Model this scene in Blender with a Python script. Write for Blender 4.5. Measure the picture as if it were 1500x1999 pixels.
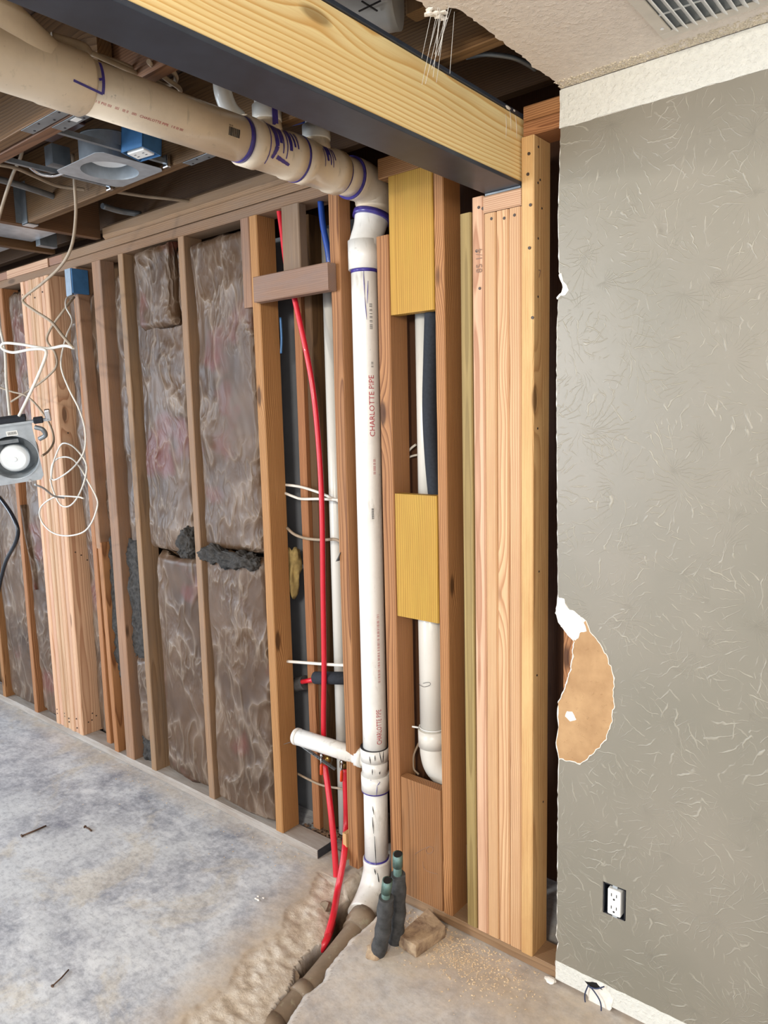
import bpy, bmesh, math, random
from mathutils import Vector, Matrix, noise, geometry
random.seed(7)
for o in list(bpy.data.objects): bpy.data.objects.remove(o)
SC = bpy.context.scene; COL = SC.collection
PI = math.pi
# ------------------------------------------------------------------ camera
CAM = Vector((0, -1.82, 1.64)); FPX = 1447.56
YAW, PITCH, ROLL = map(math.radians, (-39.6477, -7.2739, -1.3618))
fw = Vector((math.sin(YAW)*math.cos(PITCH), math.cos(YAW)*math.cos(PITCH), math.sin(PITCH)))
rt = Vector((math.cos(YAW), -math.sin(YAW), 0)); up = rt.cross(fw)
_c, _s = math.cos(ROLL), math.sin(ROLL)
RT = _c*rt+_s*up; UP = -_s*rt+_c*up
cd = bpy.data.cameras.new('camera'); cam = bpy.data.objects.new('camera', cd); COL.objects.link(cam)
cd.sensor_width = 36; cd.sensor_fit = 'AUTO'; cd.lens = FPX/1999*36; cd.clip_start = 0.02; cd.clip_end = 60
m = Matrix((RT, UP, -fw)).transposed().to_4x4(); m.translation = CAM; cam.matrix_world = m
SC.camera = cam
def ray(px, py): return fw+RT*((px-750)/FPX)+UP*((999.5-py)/FPX)
def at(px, py, Y=0.0):
    d = ray(px, py); return CAM+d*((Y-CAM.y)/d.y)
def atz(px, py, Z=0.0):
    d = ray(px, py); return CAM+d*((Z-CAM.z)/d.z)
# ------------------------------------------------------------------ light
SC.view_settings.view_transform = 'Standard'; SC.view_settings.look = 'None'
SC.view_settings.gamma = 1; SC.view_settings.use_curve_mapping = False
SC.view_settings.exposure = -0.06
w = bpy.data.worlds.new('world'); SC.world = w; w.use_nodes = True
w.node_tree.nodes['Background'].inputs[0].default_value = (0.92, 0.95, 1.0, 1)
w.node_tree.nodes['Background'].inputs[1].default_value = 0.95
def area(name, loc, target, size, sy, power, color):
    l = bpy.data.lights.new(name, 'AREA'); l.shape = 'RECTANGLE'; l.size = size; l.size_y = sy
    l.energy = power; l.color = color
    o = bpy.data.objects.new(name, l); COL.objects.link(o); o.location = loc
    o.rotation_euler = (Vector(target)-Vector(loc)).to_track_quat('-Z', 'Y').to_euler(); return o
area('window_light', (-3.85, -5.4, 1.55), (-2.0, 0, 1.2), 0.9, 1.9, 150, (0.76, 0.87, 1.0))
area('window_light_left', (-6.3, -2.7, 1.5), (-3.0, -1.0, 0.0), 1.6, 1.7, 115, (0.72, 0.85, 1.0))
area('ceiling_light', (0.1, -3.1, 2.22), (-1.0, -0.3, 1.3), 0.4, 0.4, 62, (1.0, 0.93, 0.83))
area('ceiling_light_far', (1.0, -2.6, 2.0), (0.2, 0, 2.0), 0.9, 0.9, 8, (1.0, 0.93, 0.84))
area('ceiling_light_left', (-2.6, -3.2, 2.38), (-2.6, -0.6, 0.6), 0.14, 0.14, 42, (1.0, 0.96, 0.9))
# ------------------------------------------------------------------ helpers
def tag(o, label=None, cat=None, group=None, kind=None):
    if label: o['label'] = label
    if cat: o['category'] = cat
    if group: o['group'] = group
    if kind: o['kind'] = kind
    return o
def empty(name, loc, label, cat, group=None):
    o = bpy.data.objects.new(name, None); COL.objects.link(o); o.location = loc; o.empty_display_size = 0.05
    return tag(o, label, cat, group)
def attach(o, parent):
    if parent is not None:
        o.parent = parent; o.matrix_parent_inverse = Matrix.Translation(-parent_loc(parent))
def parent_loc(p):
    l = p.location.copy()
    if p.parent is not None: pass
    return l
class MB:
    def __init__(s): s.bm = bmesh.new()
    def box(s, x0, x1, y0, y1, z0, z1, mat=None):
        c = [(x, y, z) for x in (x0, x1) for y in (y0, y1) for z in (z0, z1)]
        if mat is not None: c = [mat @ Vector(v) for v in c]
        v = [s.bm.verts.new(p) for p in c]
        for f in ((0,1,3,2),(4,6,7,5),(0,4,5,1),(2,3,7,6),(0,2,6,4),(1,5,7,3)): s.bm.faces.new([v[i] for i in f])
        return s
    def tube(s, pts, r, n=14, caps=True, squash=1.0, inner=None):
        pts = [Vector(p) for p in pts]; N = len(pts)
        rs = r if isinstance(r, (list, tuple)) else [r]*N
        t0 = (pts[1]-pts[0]).normalized(); ref = Vector((0,0,1)) if abs(t0.z) < .9 else Vector((1,0,0))
        u = t0.cross(ref).normalized(); rings = []
        for i, p in enumerate(pts):
            a = pts[max(i-1,0)]; b = pts[min(i+1,N-1)]; t = (b-a)
            if t.length < 1e-9: t = t0
            t.normalize(); u = (u-t*u.dot(t)).normalized(); v = t.cross(u)
            rings.append([s.bm.verts.new(p+(u*math.cos(2*PI*k/n)+v*math.sin(2*PI*k/n)*squash)*rs[i]) for k in range(n)])
        for a, b in zip(rings, rings[1:]):
            for k in range(n):
                f = s.bm.faces.new((a[k], a[(k+1)%n], b[(k+1)%n], b[k])); f.smooth = True
        if caps:
            s.bm.faces.new(rings[0][::-1]); s.bm.faces.new(rings[-1])
        return s
    def prism(s, poly, h0, h1, axis='y', holes=()):
        def P(a, b, h): return (a, h, b) if axis == 'y' else ((a, b, h) if axis == 'z' else (h, a, b))
        A = [s.bm.verts.new(P(a, b, h0)) for a, b in poly]; B = [s.bm.verts.new(P(a, b, h1)) for a, b in poly]
        loops = [(0, len(poly))]; allp = list(poly)
        for h_ in holes:
            loops.append((len(allp), len(h_))); allp += list(h_)
            A += [s.bm.verts.new(P(a, b, h0)) for a, b in h_]; B += [s.bm.verts.new(P(a, b, h1)) for a, b in h_]
        tris = geometry.tessellate_polygon([[Vector((a, b, 0)) for a, b in allp[o:o+n]] for o, n in loops])
        for t in tris:
            for V in (A, B):
                try: s.bm.faces.new([V[i] for i in t])
                except ValueError: pass
        for o, n in loops:
            for i in range(n): s.bm.faces.new((A[o+i], B[o+i], B[o+(i+1)%n], A[o+(i+1)%n]))
        return s
    def blob(s, c, r, sub=2, sx=1, sy=1, sz=1, rough=0.0, seed=0):
        g = bmesh.ops.create_icosphere(s.bm, subdivisions=sub, radius=1.0)
        for v in g['verts']:
            d = 1+rough*noise.noise(v.co*1.7+Vector((seed, seed*2, 0)))
            v.co = Vector((v.co.x*sx*r*d, v.co.y*sy*r*d, v.co.z*sz*r*d))+Vector(c)
        return s
    def build(s, name, mat, parent=None, bevel=0.0, smooth=False, recalc=True):
        bm = s.bm
        if recalc: bmesh.ops.recalc_face_normals(bm, faces=bm.faces)
        if smooth:
            for f in bm.faces: f.smooth = True
        me = bpy.data.meshes.new(name)
        xs = [v.co for v in bm.verts]
        c = Vector([(min(p[i] for p in xs)+max(p[i] for p in xs))/2 for i in range(3)])
        bmesh.ops.translate(bm, verts=bm.verts, vec=-c)
        bm.to_mesh(me); bm.free()
        o = bpy.data.objects.new(name, me); COL.objects.link(o); o.location = c
        me.materials.append(mat)
        if bevel:
            b = o.modifiers.new('bevel', 'BEVEL'); b.width = bevel; b.segments = 2; b.limit_method = 'ANGLE'
        attach(o, parent); return o
def wpos(o):
    return o.location.copy() if o.parent is None else wpos_root(o)
def wpos_root(o): return o.location.copy()
def spline(pts, n=8):
    P = [Vector(p) for p in pts]; P = [P[0]*2-P[1]]+P+[P[-1]*2-P[-2]]; out = []
    for i in range(1, len(P)-2):
        for k in range(n):
            t = k/n; a, b, c, d = P[i-1:i+3]
            out.append(.5*((2*b)+(c-a)*t+(2*a-5*b+4*c-d)*t*t+(3*b-a-3*c+d)*t**3))
    out.append(P[-2]); return out
# ------------------------------------------------------------------ materials
def s2l(c):
    return tuple(((v/255)/12.92 if v/255 <= .04045 else ((v/255+.055)/1.055)**2.4) for v in c)+(1,)
class NT:
    def __init__(s, name):
        s.m = bpy.data.materials.new(name); s.m.use_nodes = True; s.t = s.m.node_tree
        s.b = s.t.nodes['Principled BSDF']
    def n(s, typ, **kw):
        x = s.t.nodes.new(typ)
        for k, v in kw.items(): setattr(x, k, v)
        return x
    def l(s, a, b): s.t.links.new(a, b)
    def put(s, sock, v):
        if hasattr(v, 'is_linked') or isinstance(v, bpy.types.NodeSocket): s.l(v, sock)
        else: sock.default_value = v
    def math(s, op, a, b=0.0, c=None, clamp=False):
        x = s.n('ShaderNodeMath', operation=op, use_clamp=clamp); s.put(x.inputs[0], a); s.put(x.inputs[1], b)
        if c is not None: s.put(x.inputs[2], c)
        return x.outputs[0]
    def vmath(s, op, a, b=(0,0,0)):
        x = s.n('ShaderNodeVectorMath', operation=op); s.put(x.inputs[0], a); s.put(x.inputs[1], b); return x.outputs[0]
    def noise(s, vec, scale, detail=4, rough=.55, dist=0.0, out=0):
        x = s.n('ShaderNodeTexNoise'); s.put(x.inputs['Vector'], vec); x.inputs['Scale'].default_value = scale
        x.inputs['Detail'].default_value = detail; x.inputs['Roughness'].default_value = rough
        x.inputs['Distortion'].default_value = dist; return x.outputs[out]
    def ramp(s, fac, stops):
        x = s.n('ShaderNodeValToRGB'); s.put(x.inputs[0], fac); e = x.color_ramp.elements
        while len(e) < len(stops): e.new(.5)
        for el, (p, c) in zip(e, stops):
            el.position = p; el.color = c if len(c) == 4 else tuple(c)+(1,)
        return x.outputs[0]
    def mask(s, fac, a, b): return s.ramp(fac, [(a, (0,0,0,1)), (b, (1,1,1,1))])
    def mix(s, fac, a, b, mode='MIX'):
        x = s.n('ShaderNodeMix', data_type='RGBA', blend_type=mode); s.put(x.inputs[0], fac)
        s.put(x.inputs[6], a); s.put(x.inputs[7], b); return x.outputs[2]
    def bump(s, h, strength=.3, dist=.002):
        x = s.n('ShaderNodeBump'); x.inputs['Strength'].default_value = strength; x.inputs['Distance'].default_value = dist
        s.put(x.inputs['Height'], h); s.l(x.outputs[0], s.b.inputs['Normal'])
    def tc(s, which='Object'): return s.n('ShaderNodeTexCoord').outputs[which]
    def rnd(s): return s.n('ShaderNodeObjectInfo').outputs['Random']
    def done(s, color=None, rough=.6, metal=0.0, coat=0.0, spec=.5):
        if color is not None: s.put(s.b.inputs['Base Color'], color)
        s.put(s.b.inputs['Roughness'], rough); s.put(s.b.inputs['Metallic'], metal)
        s.b.inputs['Coat Weight'].default_value = coat; s.b.inputs['Specular IOR Level'].default_value = spec
        return s.m
def plain(name, rgb, rough=.6, metal=0, var=.12, scale=30, coat=0, bump=0.0):
    t = NT(name); v = t.tc(); n = t.noise(v, scale, 5)
    c = s2l(rgb); d = tuple(x*(1-var) for x in c[:3])+(1,); e = tuple(min(1, x*(1+var)) for x in c[:3])+(1,)
    if bump: t.bump(n, .5, bump)
    return t.done(t.ramp(n, [(.3, d), (.7, e)]), rough, metal, coat)
def wood(name, light, dark, ring=.005, contrast=.7, stain=None, stain_amt=.0, knots=1.0, rough=.62, vary=.10, saw=.5):
    t = NT(name); v = t.tc(); r = t.rnd()
    off = t.n('ShaderNodeCombineXYZ')
    t.put(off.inputs[0], t.math('MULTIPLY_ADD', r, .14, -.03)); t.put(off.inputs[1], t.math('MULTIPLY_ADD', t.math('FRACT', t.math('MULTIPLY', r, 7.3)), .09, .02))
    t.put(off.inputs[2], t.math('MULTIPLY', r, 37.0))
    p = t.vmath('ADD', v, off.outputs[0])
    # knots
    kv = t.vmath('MULTIPLY', p, (7.0, 7.0, 2.2))
    vo = t.n('ShaderNodeTexVoronoi'); t.l(kv, vo.inputs['Vector']); vo.inputs['Scale'].default_value = 1.0
    dist = vo.outputs['Distance']
    near = t.math('SUBTRACT', 1.0, t.math('MULTIPLY', dist, 2.2), clamp=True)
    near2 = t.math('MULTIPLY', t.math('MULTIPLY', near, near), .016*knots)
    sh = t.n('ShaderNodeCombineXYZ'); t.put(sh.inputs[0], near2); t.put(sh.inputs[1], near2)
    q = t.vmath('ADD', t.vmath('MULTIPLY', p, (1, 1, .22)), sh.outputs[0])
    wv = t.n('ShaderNodeTexWave', wave_type='RINGS', rings_direction='Z', wave_profile='SAW')
    t.l(q, wv.inputs['Vector']); wv.inputs['Scale'].default_value = .314/ring; wv.inputs['Distortion'].default_value = 9.0
    wv.inputs['Detail'].default_value = 2.0; wv.inputs['Detail Scale'].default_value = .11*ring/.005; wv.inputs['Detail Roughness'].default_value = .5
    g = t.ramp(wv.outputs['Fac'], [(0, (0,0,0,1)), (.55, (.35,.35,.35,1)), (.88, (1,1,1,1)), (.97, (.15,.15,.15,1)), (1, (0,0,0,1))])
    fib = t.noise(t.vmath('MULTIPLY', p, (260, 260, 5)), 1.0, 3, .6)
    big = t.noise(t.vmath('MULTIPLY', p, (9, 9, 1.6)), 1.0, 4, .6)
    L = s2l(light); D = s2l(dark)
    c = t.mix(t.math('MULTIPLY', g, contrast), L, D)
    c = t.mix(t.math('MULTIPLY', t.mask(fib, .42, .75), .28), c, D)
    lo = tuple(x*(1-vary*2.2) for x in (1, 1, 1))+(1,)
    c = t.mix(t.math('MULTIPLY', t.mask(big, .35, .75), .8), c, t.mix(1.0, c, (1-vary*1.6, 1-vary*2.2, 1-vary*2.8, 1), 'MULTIPLY'))
    if stain is not None:
        sm = t.noise(t.vmath('MULTIPLY', p, (14, 14, 2.5)), 1.0, 6, .7)
        c = t.mix(t.math('MULTIPLY', t.mask(sm, .42, .66), stain_amt), c, s2l(stain))
    kn = t.math('MULTIPLY', t.mask(dist, .17, .07), min(1, knots)) if False else t.math('MULTIPLY', t.math('SUBTRACT', 1.0, t.mask(dist, .07, .11)), min(1.0, knots))
    kc = tuple(x*.28 for x in D[:3])+(1,)
    c = t.mix(t.math('MULTIPLY', kn, .8), c, kc)
    hs = t.n('ShaderNodeHueSaturation'); t.l(c, hs.inputs['Color'])
    t.put(hs.inputs['Value'], t.math('MULTIPLY_ADD', t.math('FRACT', t.math('MULTIPLY', r, 13.7)), .26, .80))
    t.put(hs.inputs['Hue'], t.math('MULTIPLY_ADD', t.math('FRACT', t.math('MULTIPLY', r, 29.1)), .022, .487))
    h = t.math('ADD', t.math('MULTIPLY', g, .6), fib)
    t.bump(h, .35*saw*2, .0012)
    return t.done(hs.outputs[0], rough, spec=.3)
M = {}
M['fir'] = wood('fresh_fir', (230, 188, 146), (166, 106, 66), .0050, .75, (196, 150, 118), .3)
M['firpink'] = wood('pink_fir', (226, 186, 154), (162, 106, 76), .0048, .75, (196, 148, 116), .3)
M['firyellow'] = wood('yellow_fir', (216, 172, 120), (162, 108, 62), .0050, .7, (230, 196, 140), .35)
M['beam'] = wood('beam_pine', (244, 220, 166), (206, 146, 74), .0075, .85, (232, 196, 126), .2, .8, vary=.05)
M['treated'] = wood('yellow_treated', (198, 154, 68), (146, 104, 36), .0075, .75, (180, 150, 60), .3, .9)
M['dustyplate'] = wood('dusty_plate', (164, 152, 142), (124, 110, 100), .006, .4, (192, 186, 180), .6)
M['green'] = wood('green_treated', (164, 146, 92), (116, 98, 56), .006, .6, (130, 118, 70), .3, .5)
M['old'] = wood('old_stud', (190, 140, 90), (110, 66, 32), .0055, .9, (160, 118, 76), .35, 1.0)
M['oldgrey'] = wood('old_grey_stud', (170, 134, 104), (118, 84, 60), .005, .65, (128, 108, 94), .6, 1.0)
M['oldbrown'] = wood('weathered_plate', (158, 124, 94), (106, 76, 54), .0055, .6, (138, 116, 98), .55, .7)
M['joist'] = wood('dark_joist', (132, 98, 66), (84, 56, 34), .007, .8, (104, 82, 62), .5, .8)
M['darkwood'] = wood('dark_board', (104, 72, 44), (66, 40, 22), .006, .7, (80, 56, 40), .4, .6)
M['dirtyblock'] = wood('dirty_block', (146, 120, 98), (108, 84, 66), .006, .4, (122, 106, 98), .6, .6)
M['plank'] = wood('wide_plank', (172, 122, 78), (118, 76, 42), .008, .8, (152, 120, 90), .4, 1.0)
M['blackboard'] = plain('black_tarred_end', (52, 54, 60), .8, 0, .3, 60)
def m_pvc(name, rgb, dirt=.25, rough=.32):
    t = NT(name); v = t.tc()
    a = t.noise(v, 9, 6, .65); b = t.noise(v, 55, 5, .7); st = t.noise(t.vmath('MULTIPLY', v, (40, 40, 9)), 1, 4, .6)
    c = t.mix(t.math('MULTIPLY', t.mask(a, .45, .7), dirt), s2l(rgb), s2l(tuple(int(x*.80) for x in rgb)))
    c = t.mix(t.math('MULTIPLY', t.mask(b, .66, .72), dirt*1.6), c, s2l((92, 86, 74)))
    c = t.mix(t.math('MULTIPLY', t.mask(st, .60, .72), dirt*1.2), c, s2l((150, 142, 118)))
    return t.done(c, rough, coat=.15)
M['pvc'] = m_pvc('beige_pvc', (228, 211, 186), .30); M['pvcw'] = m_pvc('white_pvc', (236, 233, 226), .30)
M['pvcc'] = m_pvc('clean_pvc', (222, 218, 208), .10); M['pvcd'] = m_pvc('dusty_pipe', (140, 122, 102), .7, .8)
M['primer'] = plain('purple_primer', (66, 56, 136), .3, 0, .2, 80)
M['ink'] = plain('black_ink', (34, 32, 34), .6); M['redink'] = plain('red_ink', (176, 52, 64), .6)
M['pexred'] = plain('red_pex', (206, 28, 46), .38, 0, .08, 20, .2); M['pexblue'] = plain('blue_pex', (20, 66, 150), .38, 0, .1, 20, .2)
M['foam'] = plain('black_foam', (34, 38, 46), .85, 0, .25, 120, 0, .0015); M['foamdirty'] = plain('dusty_foam', (66, 66, 66), .85, 0, .45, 40, 0, .002)
M['steel'] = plain('black_steel', (48, 54, 64), .42, 0, .25, 14)
M['galv'] = plain('galvanised', (186, 194, 200), .36, .45, .15, 25); M['galvdark'] = plain('dull_galvanised', (132, 138, 142), .45, .5, .25, 16)
M['chrome'] = plain('shiny_zinc', (214, 216, 220), .15, 1.0, .05, 30); M['brass'] = plain('brass', (150, 122, 72), .3, .9, .2, 50)
M['copper'] = plain('verdigris_copper', (94, 118, 110), .5, .4, .25, 60); M['darkhole'] = plain('dark_opening', (20, 17, 14), .9)
M['blue'] = plain('blue_plastic', (60, 106, 150), .5, 0, .15, 25); M['white'] = plain('white_plastic', (236, 236, 232), .35, 0, .03)
M['cable'] = plain('white_cable', (226, 220, 208), .45, 0, .06, 30); M['cabled'] = plain('dusty_cable', (158, 140, 118), .6, 0, .15, 30)
M['cableb'] = plain('black_cable', (24, 27, 34), .28, 0, .1); M['cableblue'] = plain('blue_wire', (40, 52, 84), .4)
M['orange'] = plain('orange_handle', (220, 74, 36), .4); M['lens'] = plain('frosted_lens', (238, 244, 246), .3, 0, .02)
M['paper'] = plain('white_label', (232, 232, 228), .6, 0, .02); M['pencil'] = plain('pencil', (142, 112, 92), .7)
M['gypsum'] = plain('gypsum', (238, 232, 222), .9, 0, .08, 60, 0, .002); M['fiber'] = plain('grey_fiberglass', (58, 55, 52), .95, 0, .6, 60, 0, .012)
M['nail'] = plain('nail_steel', (70, 60, 54), .5, .3); M['rust'] = plain('rusty_nail', (96, 72, 56), .6, .4)
M['greyboard'] = plain('grey_sheathing', (132, 136, 142), .85, 0, .14, 5); M['greypale'] = plain('pale_drywall_back', (168, 158, 146), .85, 0, .08, 8)
M['subfloor'] = plain('dark_subfloor', (84, 60, 42), .9, 0, .3, 6); M['yellowfoam'] = plain('yellow_foam', (176, 152, 96), .8, 0, .3, 40, 0, .004)
M['trim'] = plain('white_trim', (222, 214, 200), .7, 0, .08, 20)
M['white_duct'] = plain('white_duct_wrap', (214, 206, 194), .5, 0, .1, 12)
def m_block():
    t = NT('dusty_block'); v = t.tc(); a = t.noise(v, 25, 6, .6); b = t.noise(v, 90, 4)
    c = t.ramp(a, [(.35, s2l((128, 104, 84))), (.6, s2l((186, 162, 132)))]); t.bump(t.math('ADD', a, b), .8, .003); return t.done(c, .9)
M['block'] = m_block()
def m_wall():
    t = NT('taupe_wall_paint'); v = t.tc()
    def fans(scale, seed, lines):
        p = t.vmath('ADD', v, (seed, 0, seed*.7))
        wob = t.vmath('MULTIPLY', t.vmath('SUBTRACT', t.noise(p, 14, 3, .5, 0, 1), (.5, .5, .5)), (.045, 0, .045))
        p = t.vmath('ADD', p, wob)
        vo = t.n('ShaderNodeTexVoronoi'); t.l(t.vmath('MULTIPLY', p, (1, .001, 1)), vo.inputs['Vector']); vo.inputs['Scale'].default_value = scale
        d = t.vmath('SUBTRACT', t.vmath('MULTIPLY', p, (1, .001, 1)), vo.outputs['Position'])
        sp = t.n('ShaderNodeSeparateXYZ'); t.l(d, sp.inputs[0])
        an = t.math('ARCTAN2', sp.outputs[2], sp.outputs[0])
        ln = t.vmath('LENGTH', d) if False else None
        le = t.n('ShaderNodeVectorMath', operation='LENGTH'); t.l(d, le.inputs[0])
        w1 = t.math('SINE', t.math('ADD', t.math('MULTIPLY', an, lines), t.math('MULTIPLY', t.noise(p, 18, 2), 5.0)))
        k = t.mask(w1, .90, 1.0)
        br = t.mask(t.noise(p, 13, 2.5), .50, .60)
        rm = t.mask(le.outputs['Value'], .025, .05)
        return t.math('MULTIPLY', t.math('MULTIPLY', k, br), rm)
    h = t.math('MAXIMUM', fans(4.6, 0, 26), fans(5.8, 3.7, 22))
    h = t.math('MAXIMUM', h, t.math('MULTIPLY', fans(8.5, 9.1, 15), .7))
    h2 = t.math('ADD', h, t.math('MULTIPLY', t.noise(v, 30, 4), .35))
    t.bump(h2, .65, .0016)
    c = t.ramp(t.noise(v, 2.2, 3), [(.35, s2l((130, 125, 112))), (.7, s2l((141, 134, 121)))])
    c = t.mix(t.math('MULTIPLY', h, .38), c, s2l((190, 184, 168)))
    return t.done(c, .38, spec=.45)
M['wall'] = m_wall()
def m_ceiling(name, rgb, sc, st, lump=.5):
    t = NT(name); v = t.tc(); a = t.noise(v, sc, 6, .6); b = t.mask(t.noise(v, sc*1.4, 3), .5, .7)
    t.bump(t.math('ADD', a, t.math('MULTIPLY', b, lump)), st, .004)
    return t.done(t.ramp(a, [(.3, s2l(tuple(int(x*.95) for x in rgb))), (.7, s2l(rgb))]), .8)
M['ceiling'] = m_ceiling('textured_ceiling', (240, 228, 214), 60, .7)
M['band'] = m_ceiling('white_wall_band', (226, 225, 216), 70, .8, .4)
M['popcorn'] = m_ceiling('popcorn_lumps', (240, 226, 200), 160, .9)
def m_kraft():
    t = NT('torn_paper'); v = t.tc(); a = t.noise(v, 12, 5); b = t.noise(v, 70, 4)
    t.bump(t.math('ADD', a, t.math('MULTIPLY', t.mask(b, .6, .7), .6)), .5, .003)
    c = t.ramp(a, [(.3, s2l((160, 122, 82))), (.7, s2l((190, 152, 108)))]); return t.done(c, .75)
M['kraft'] = m_kraft()
def m_insul():
    t = NT('plastic_faced_insulation'); v = t.tc()
    d = t.vmath('ADD', v, t.vmath('MULTIPLY', t.noise(v, 4, 2, .5, 0, 1), (.16, .1, .16)))
    sh = t.n('ShaderNodeMapping'); t.l(d, sh.inputs[0]); sh.inputs['Rotation'].default_value = (0, .5, 0); sh.inputs['Scale'].default_value = (1, 1, .38)
    p = sh.outputs[0]
    def rid(sc, det, w_=6.0):
        return t.math('SUBTRACT', 1.0, t.math('MULTIPLY', t.math('ABSOLUTE', t.math('SUBTRACT', t.noise(p, sc, det, .5), .5)), w_), clamp=True)
    r1 = rid(8, 1.5); r2 = rid(19, 2, 5); r3 = rid(44, 2, 5)
    area_ = t.mask(t.noise(t.vmath('ADD', v, (8, 0, 2)), 3.2, 2), .38, .62)
    rr = t.math('ADD', t.math('POWER', r1, 2.5), t.math('MULTIPLY', area_, t.math('ADD', t.math('MULTIPLY', t.math('POWER', r2, 2.5), .55), t.math('MULTIPLY', r3, .14))))
    t.bump(rr, .8, .010)
    base = t.ramp(t.noise(v, 3.0, 4, .6), [(.3, s2l((62, 43, 28))), (.7, s2l((98, 74, 53)))])
    red = t.math('MULTIPLY', t.mask(t.noise(t.vmath('ADD', v, (4, 4, 4)), 3.6, 3, .5), .57, .67), .38)
    c = t.mix(red, base, s2l((118, 40, 44)))
    c = t.mix(t.math('MULTIPLY', t.math('MULTIPLY', t.math('POWER', r2, 7.0), area_), .30), c, s2l((176, 160, 142)))  # highlights painted into the colour along the fine creases
    c = t.mix(t.math('MULTIPLY', t.math('POWER', r1, 8.0), .30), c, s2l((170, 152, 134)))  # painted highlight along the broad folds as well
    return t.done(c, .44, coat=.0, spec=.42)
M['insul'] = m_insul()
def m_floor():
    t = NT('stained_concrete'); v = t.tc()
    a = t.noise(v, 1.8, 9, .66, .3); b = t.noise(v, 7, 10, .74, .25); f = t.noise(v, 60, 6, .7); e = t.noise(t.vmath('ADD', v, (7, 3, 0)), 2.6, 6, .65, .8)
    c = t.ramp(b, [(.34, s2l((134, 137, 148))), (.50, s2l((182, 185, 191))), (.64, s2l((222, 224, 226)))])
    c = t.mix(t.math('MULTIPLY', t.mask(a, .46, .58), .65), c, s2l((218, 221, 222)))
    c = t.mix(t.math('MULTIPLY', t.mask(e, .54, .62), .5), c, s2l((206, 196, 176)))
    g2 = t.noise(t.vmath('MULTIPLY', v, (1, 1.6, 1)), 32, 8, .78)
    c = t.mix(t.math('MULTIPLY', t.mask(g2, .50, .62), .38), c, s2l((226, 229, 232)))
    c = t.mix(t.math('MULTIPLY', t.math('SUBTRACT', 1.0, t.mask(g2, .38, .50)), .40), c, s2l((120, 123, 134)))
    c = t.mix(t.math('MULTIPLY', t.mask(f, .55, .75), .22), c, s2l((100, 100, 106)))
    at_ = t.n('ShaderNodeAttribute', attribute_name='dust'); sp = t.n('ShaderNodeSeparateColor'); t.l(at_.outputs['Color'], sp.inputs[0])
    n2 = t.noise(v, 14, 7, .7)
    dust = t.math('MULTIPLY', t.math('ADD', sp.outputs[0], t.math('MULTIPLY', t.math('SUBTRACT', n2, .5), .9)), 1.25, clamp=True)
    dust = t.math('MULTIPLY', dust, t.math('GREATER_THAN', sp.outputs[0], .02))
    dc = t.ramp(t.noise(v, 22, 7, .7), [(.3, s2l((172, 154, 132))), (.7, s2l((206, 188, 164)))])
    c = t.mix(t.math('MULTIPLY', dust, .85), c, dc)
    cc = t.ramp(t.noise(v, 26, 8, .7), [(.28, s2l((176, 160, 140))), (.46, s2l((216, 202, 184))), (.72, s2l((244, 238, 228)))])
    c = t.mix(sp.outputs[1], c, cc)
    soil = t.ramp(t.noise(v, 40, 8, .7), [(.3, s2l((66, 52, 40))), (.7, s2l((124, 100, 76)))])
    c = t.mix(sp.outputs[2], c, soil)
    t.bump(t.math('ADD', t.math('MULTIPLY', t.noise(v, 26, 8, .75), t.math('MULTIPLY_ADD', sp.outputs[1], 3.2, .25)), t.math('MULTIPLY', f, t.math('MULTIPLY_ADD', sp.outputs[2], 1.5, .2))), .6, .005)
    return t.done(c, t.math('MULTIPLY_ADD', b, .3, .40), spec=.4)
M['floor'] = m_floor()
# ------------------------------------------------------------------ board builder (length runs along local Z for the grain)
def board(name, x0, x1, y0, y1, z0, z1, mat, label=None, cat='stud', group=None, parent=None, kind=None, bev=.003, rnd=.0012, lean=0.0):
    dx, dy, dz = x1-x0, y1-y0, z1-z0
    ax = max((dx, 0), (dy, 1), (dz, 2))[1] if name not in ('blocking',) else (2)
    if ax == 2: a, b, L, R = dx, dy, dz, Matrix.Identity(4)
    elif ax == 0: a, b, L, R = dz, dy, dx, Matrix.Rotation(PI/2, 4, 'Y')
    else: a, b, L, R = dx, dz, dy, Matrix.Rotation(-PI/2, 4, 'X')
    bm = bmesh.new(); n = max(2, int(L/.12)); rings = []
    e = min(bev, a*.2, b*.2); sd = random.random()*50
    prof = [(-a/2+e,-b/2),(a/2-e,-b/2),(a/2,-b/2+e),(a/2,b/2-e),(a/2-e,b/2),(-a/2+e,b/2),(-a/2,b/2-e),(-a/2,-b/2+e)]
    for i in range(n+1):
        z = -L/2+L*i/n; ox = rnd*noise.noise(Vector((sd, 0, z*2.2))); oy = rnd*noise.noise(Vector((0, sd, z*2.2)))
        rings.append([bm.verts.new((p+ox+lean*z, q+oy, z)) for p, q in prof])
    for A, B in zip(rings, rings[1:]):
        for k in range(8): bm.faces.new((A[k], A[(k+1)%8], B[(k+1)%8], B[k]))
    bm.faces.new(rings[0][::-1]); bm.faces.new(rings[-1])
    me = bpy.data.meshes.new(name); bm.to_mesh(me); bm.free(); me.materials.append(mat)
    o = bpy.data.objects.new(name, me); COL.objects.link(o)
    o.matrix_world = Matrix.Translation(((x0+x1)/2, (y0+y1)/2, (z0+z1)/2)) @ R
    attach(o, parent); tag(o, label, cat if label else None, group, kind); return o
def nails(parent, pts, Y=-.0005, r=.0042, mat=None, name='nail_head'):
    # small nail heads driven into the front face of a board
    for (px, py) in pts:
        P = at(px, py, Y)
        mb = MB(); mb.tube([P+Vector((0, .001, 0)), P+Vector((0, -.0012, 0))], r, 8)
        o = mb.build(name, mat or M['nail']); nest(o, parent)
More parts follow.
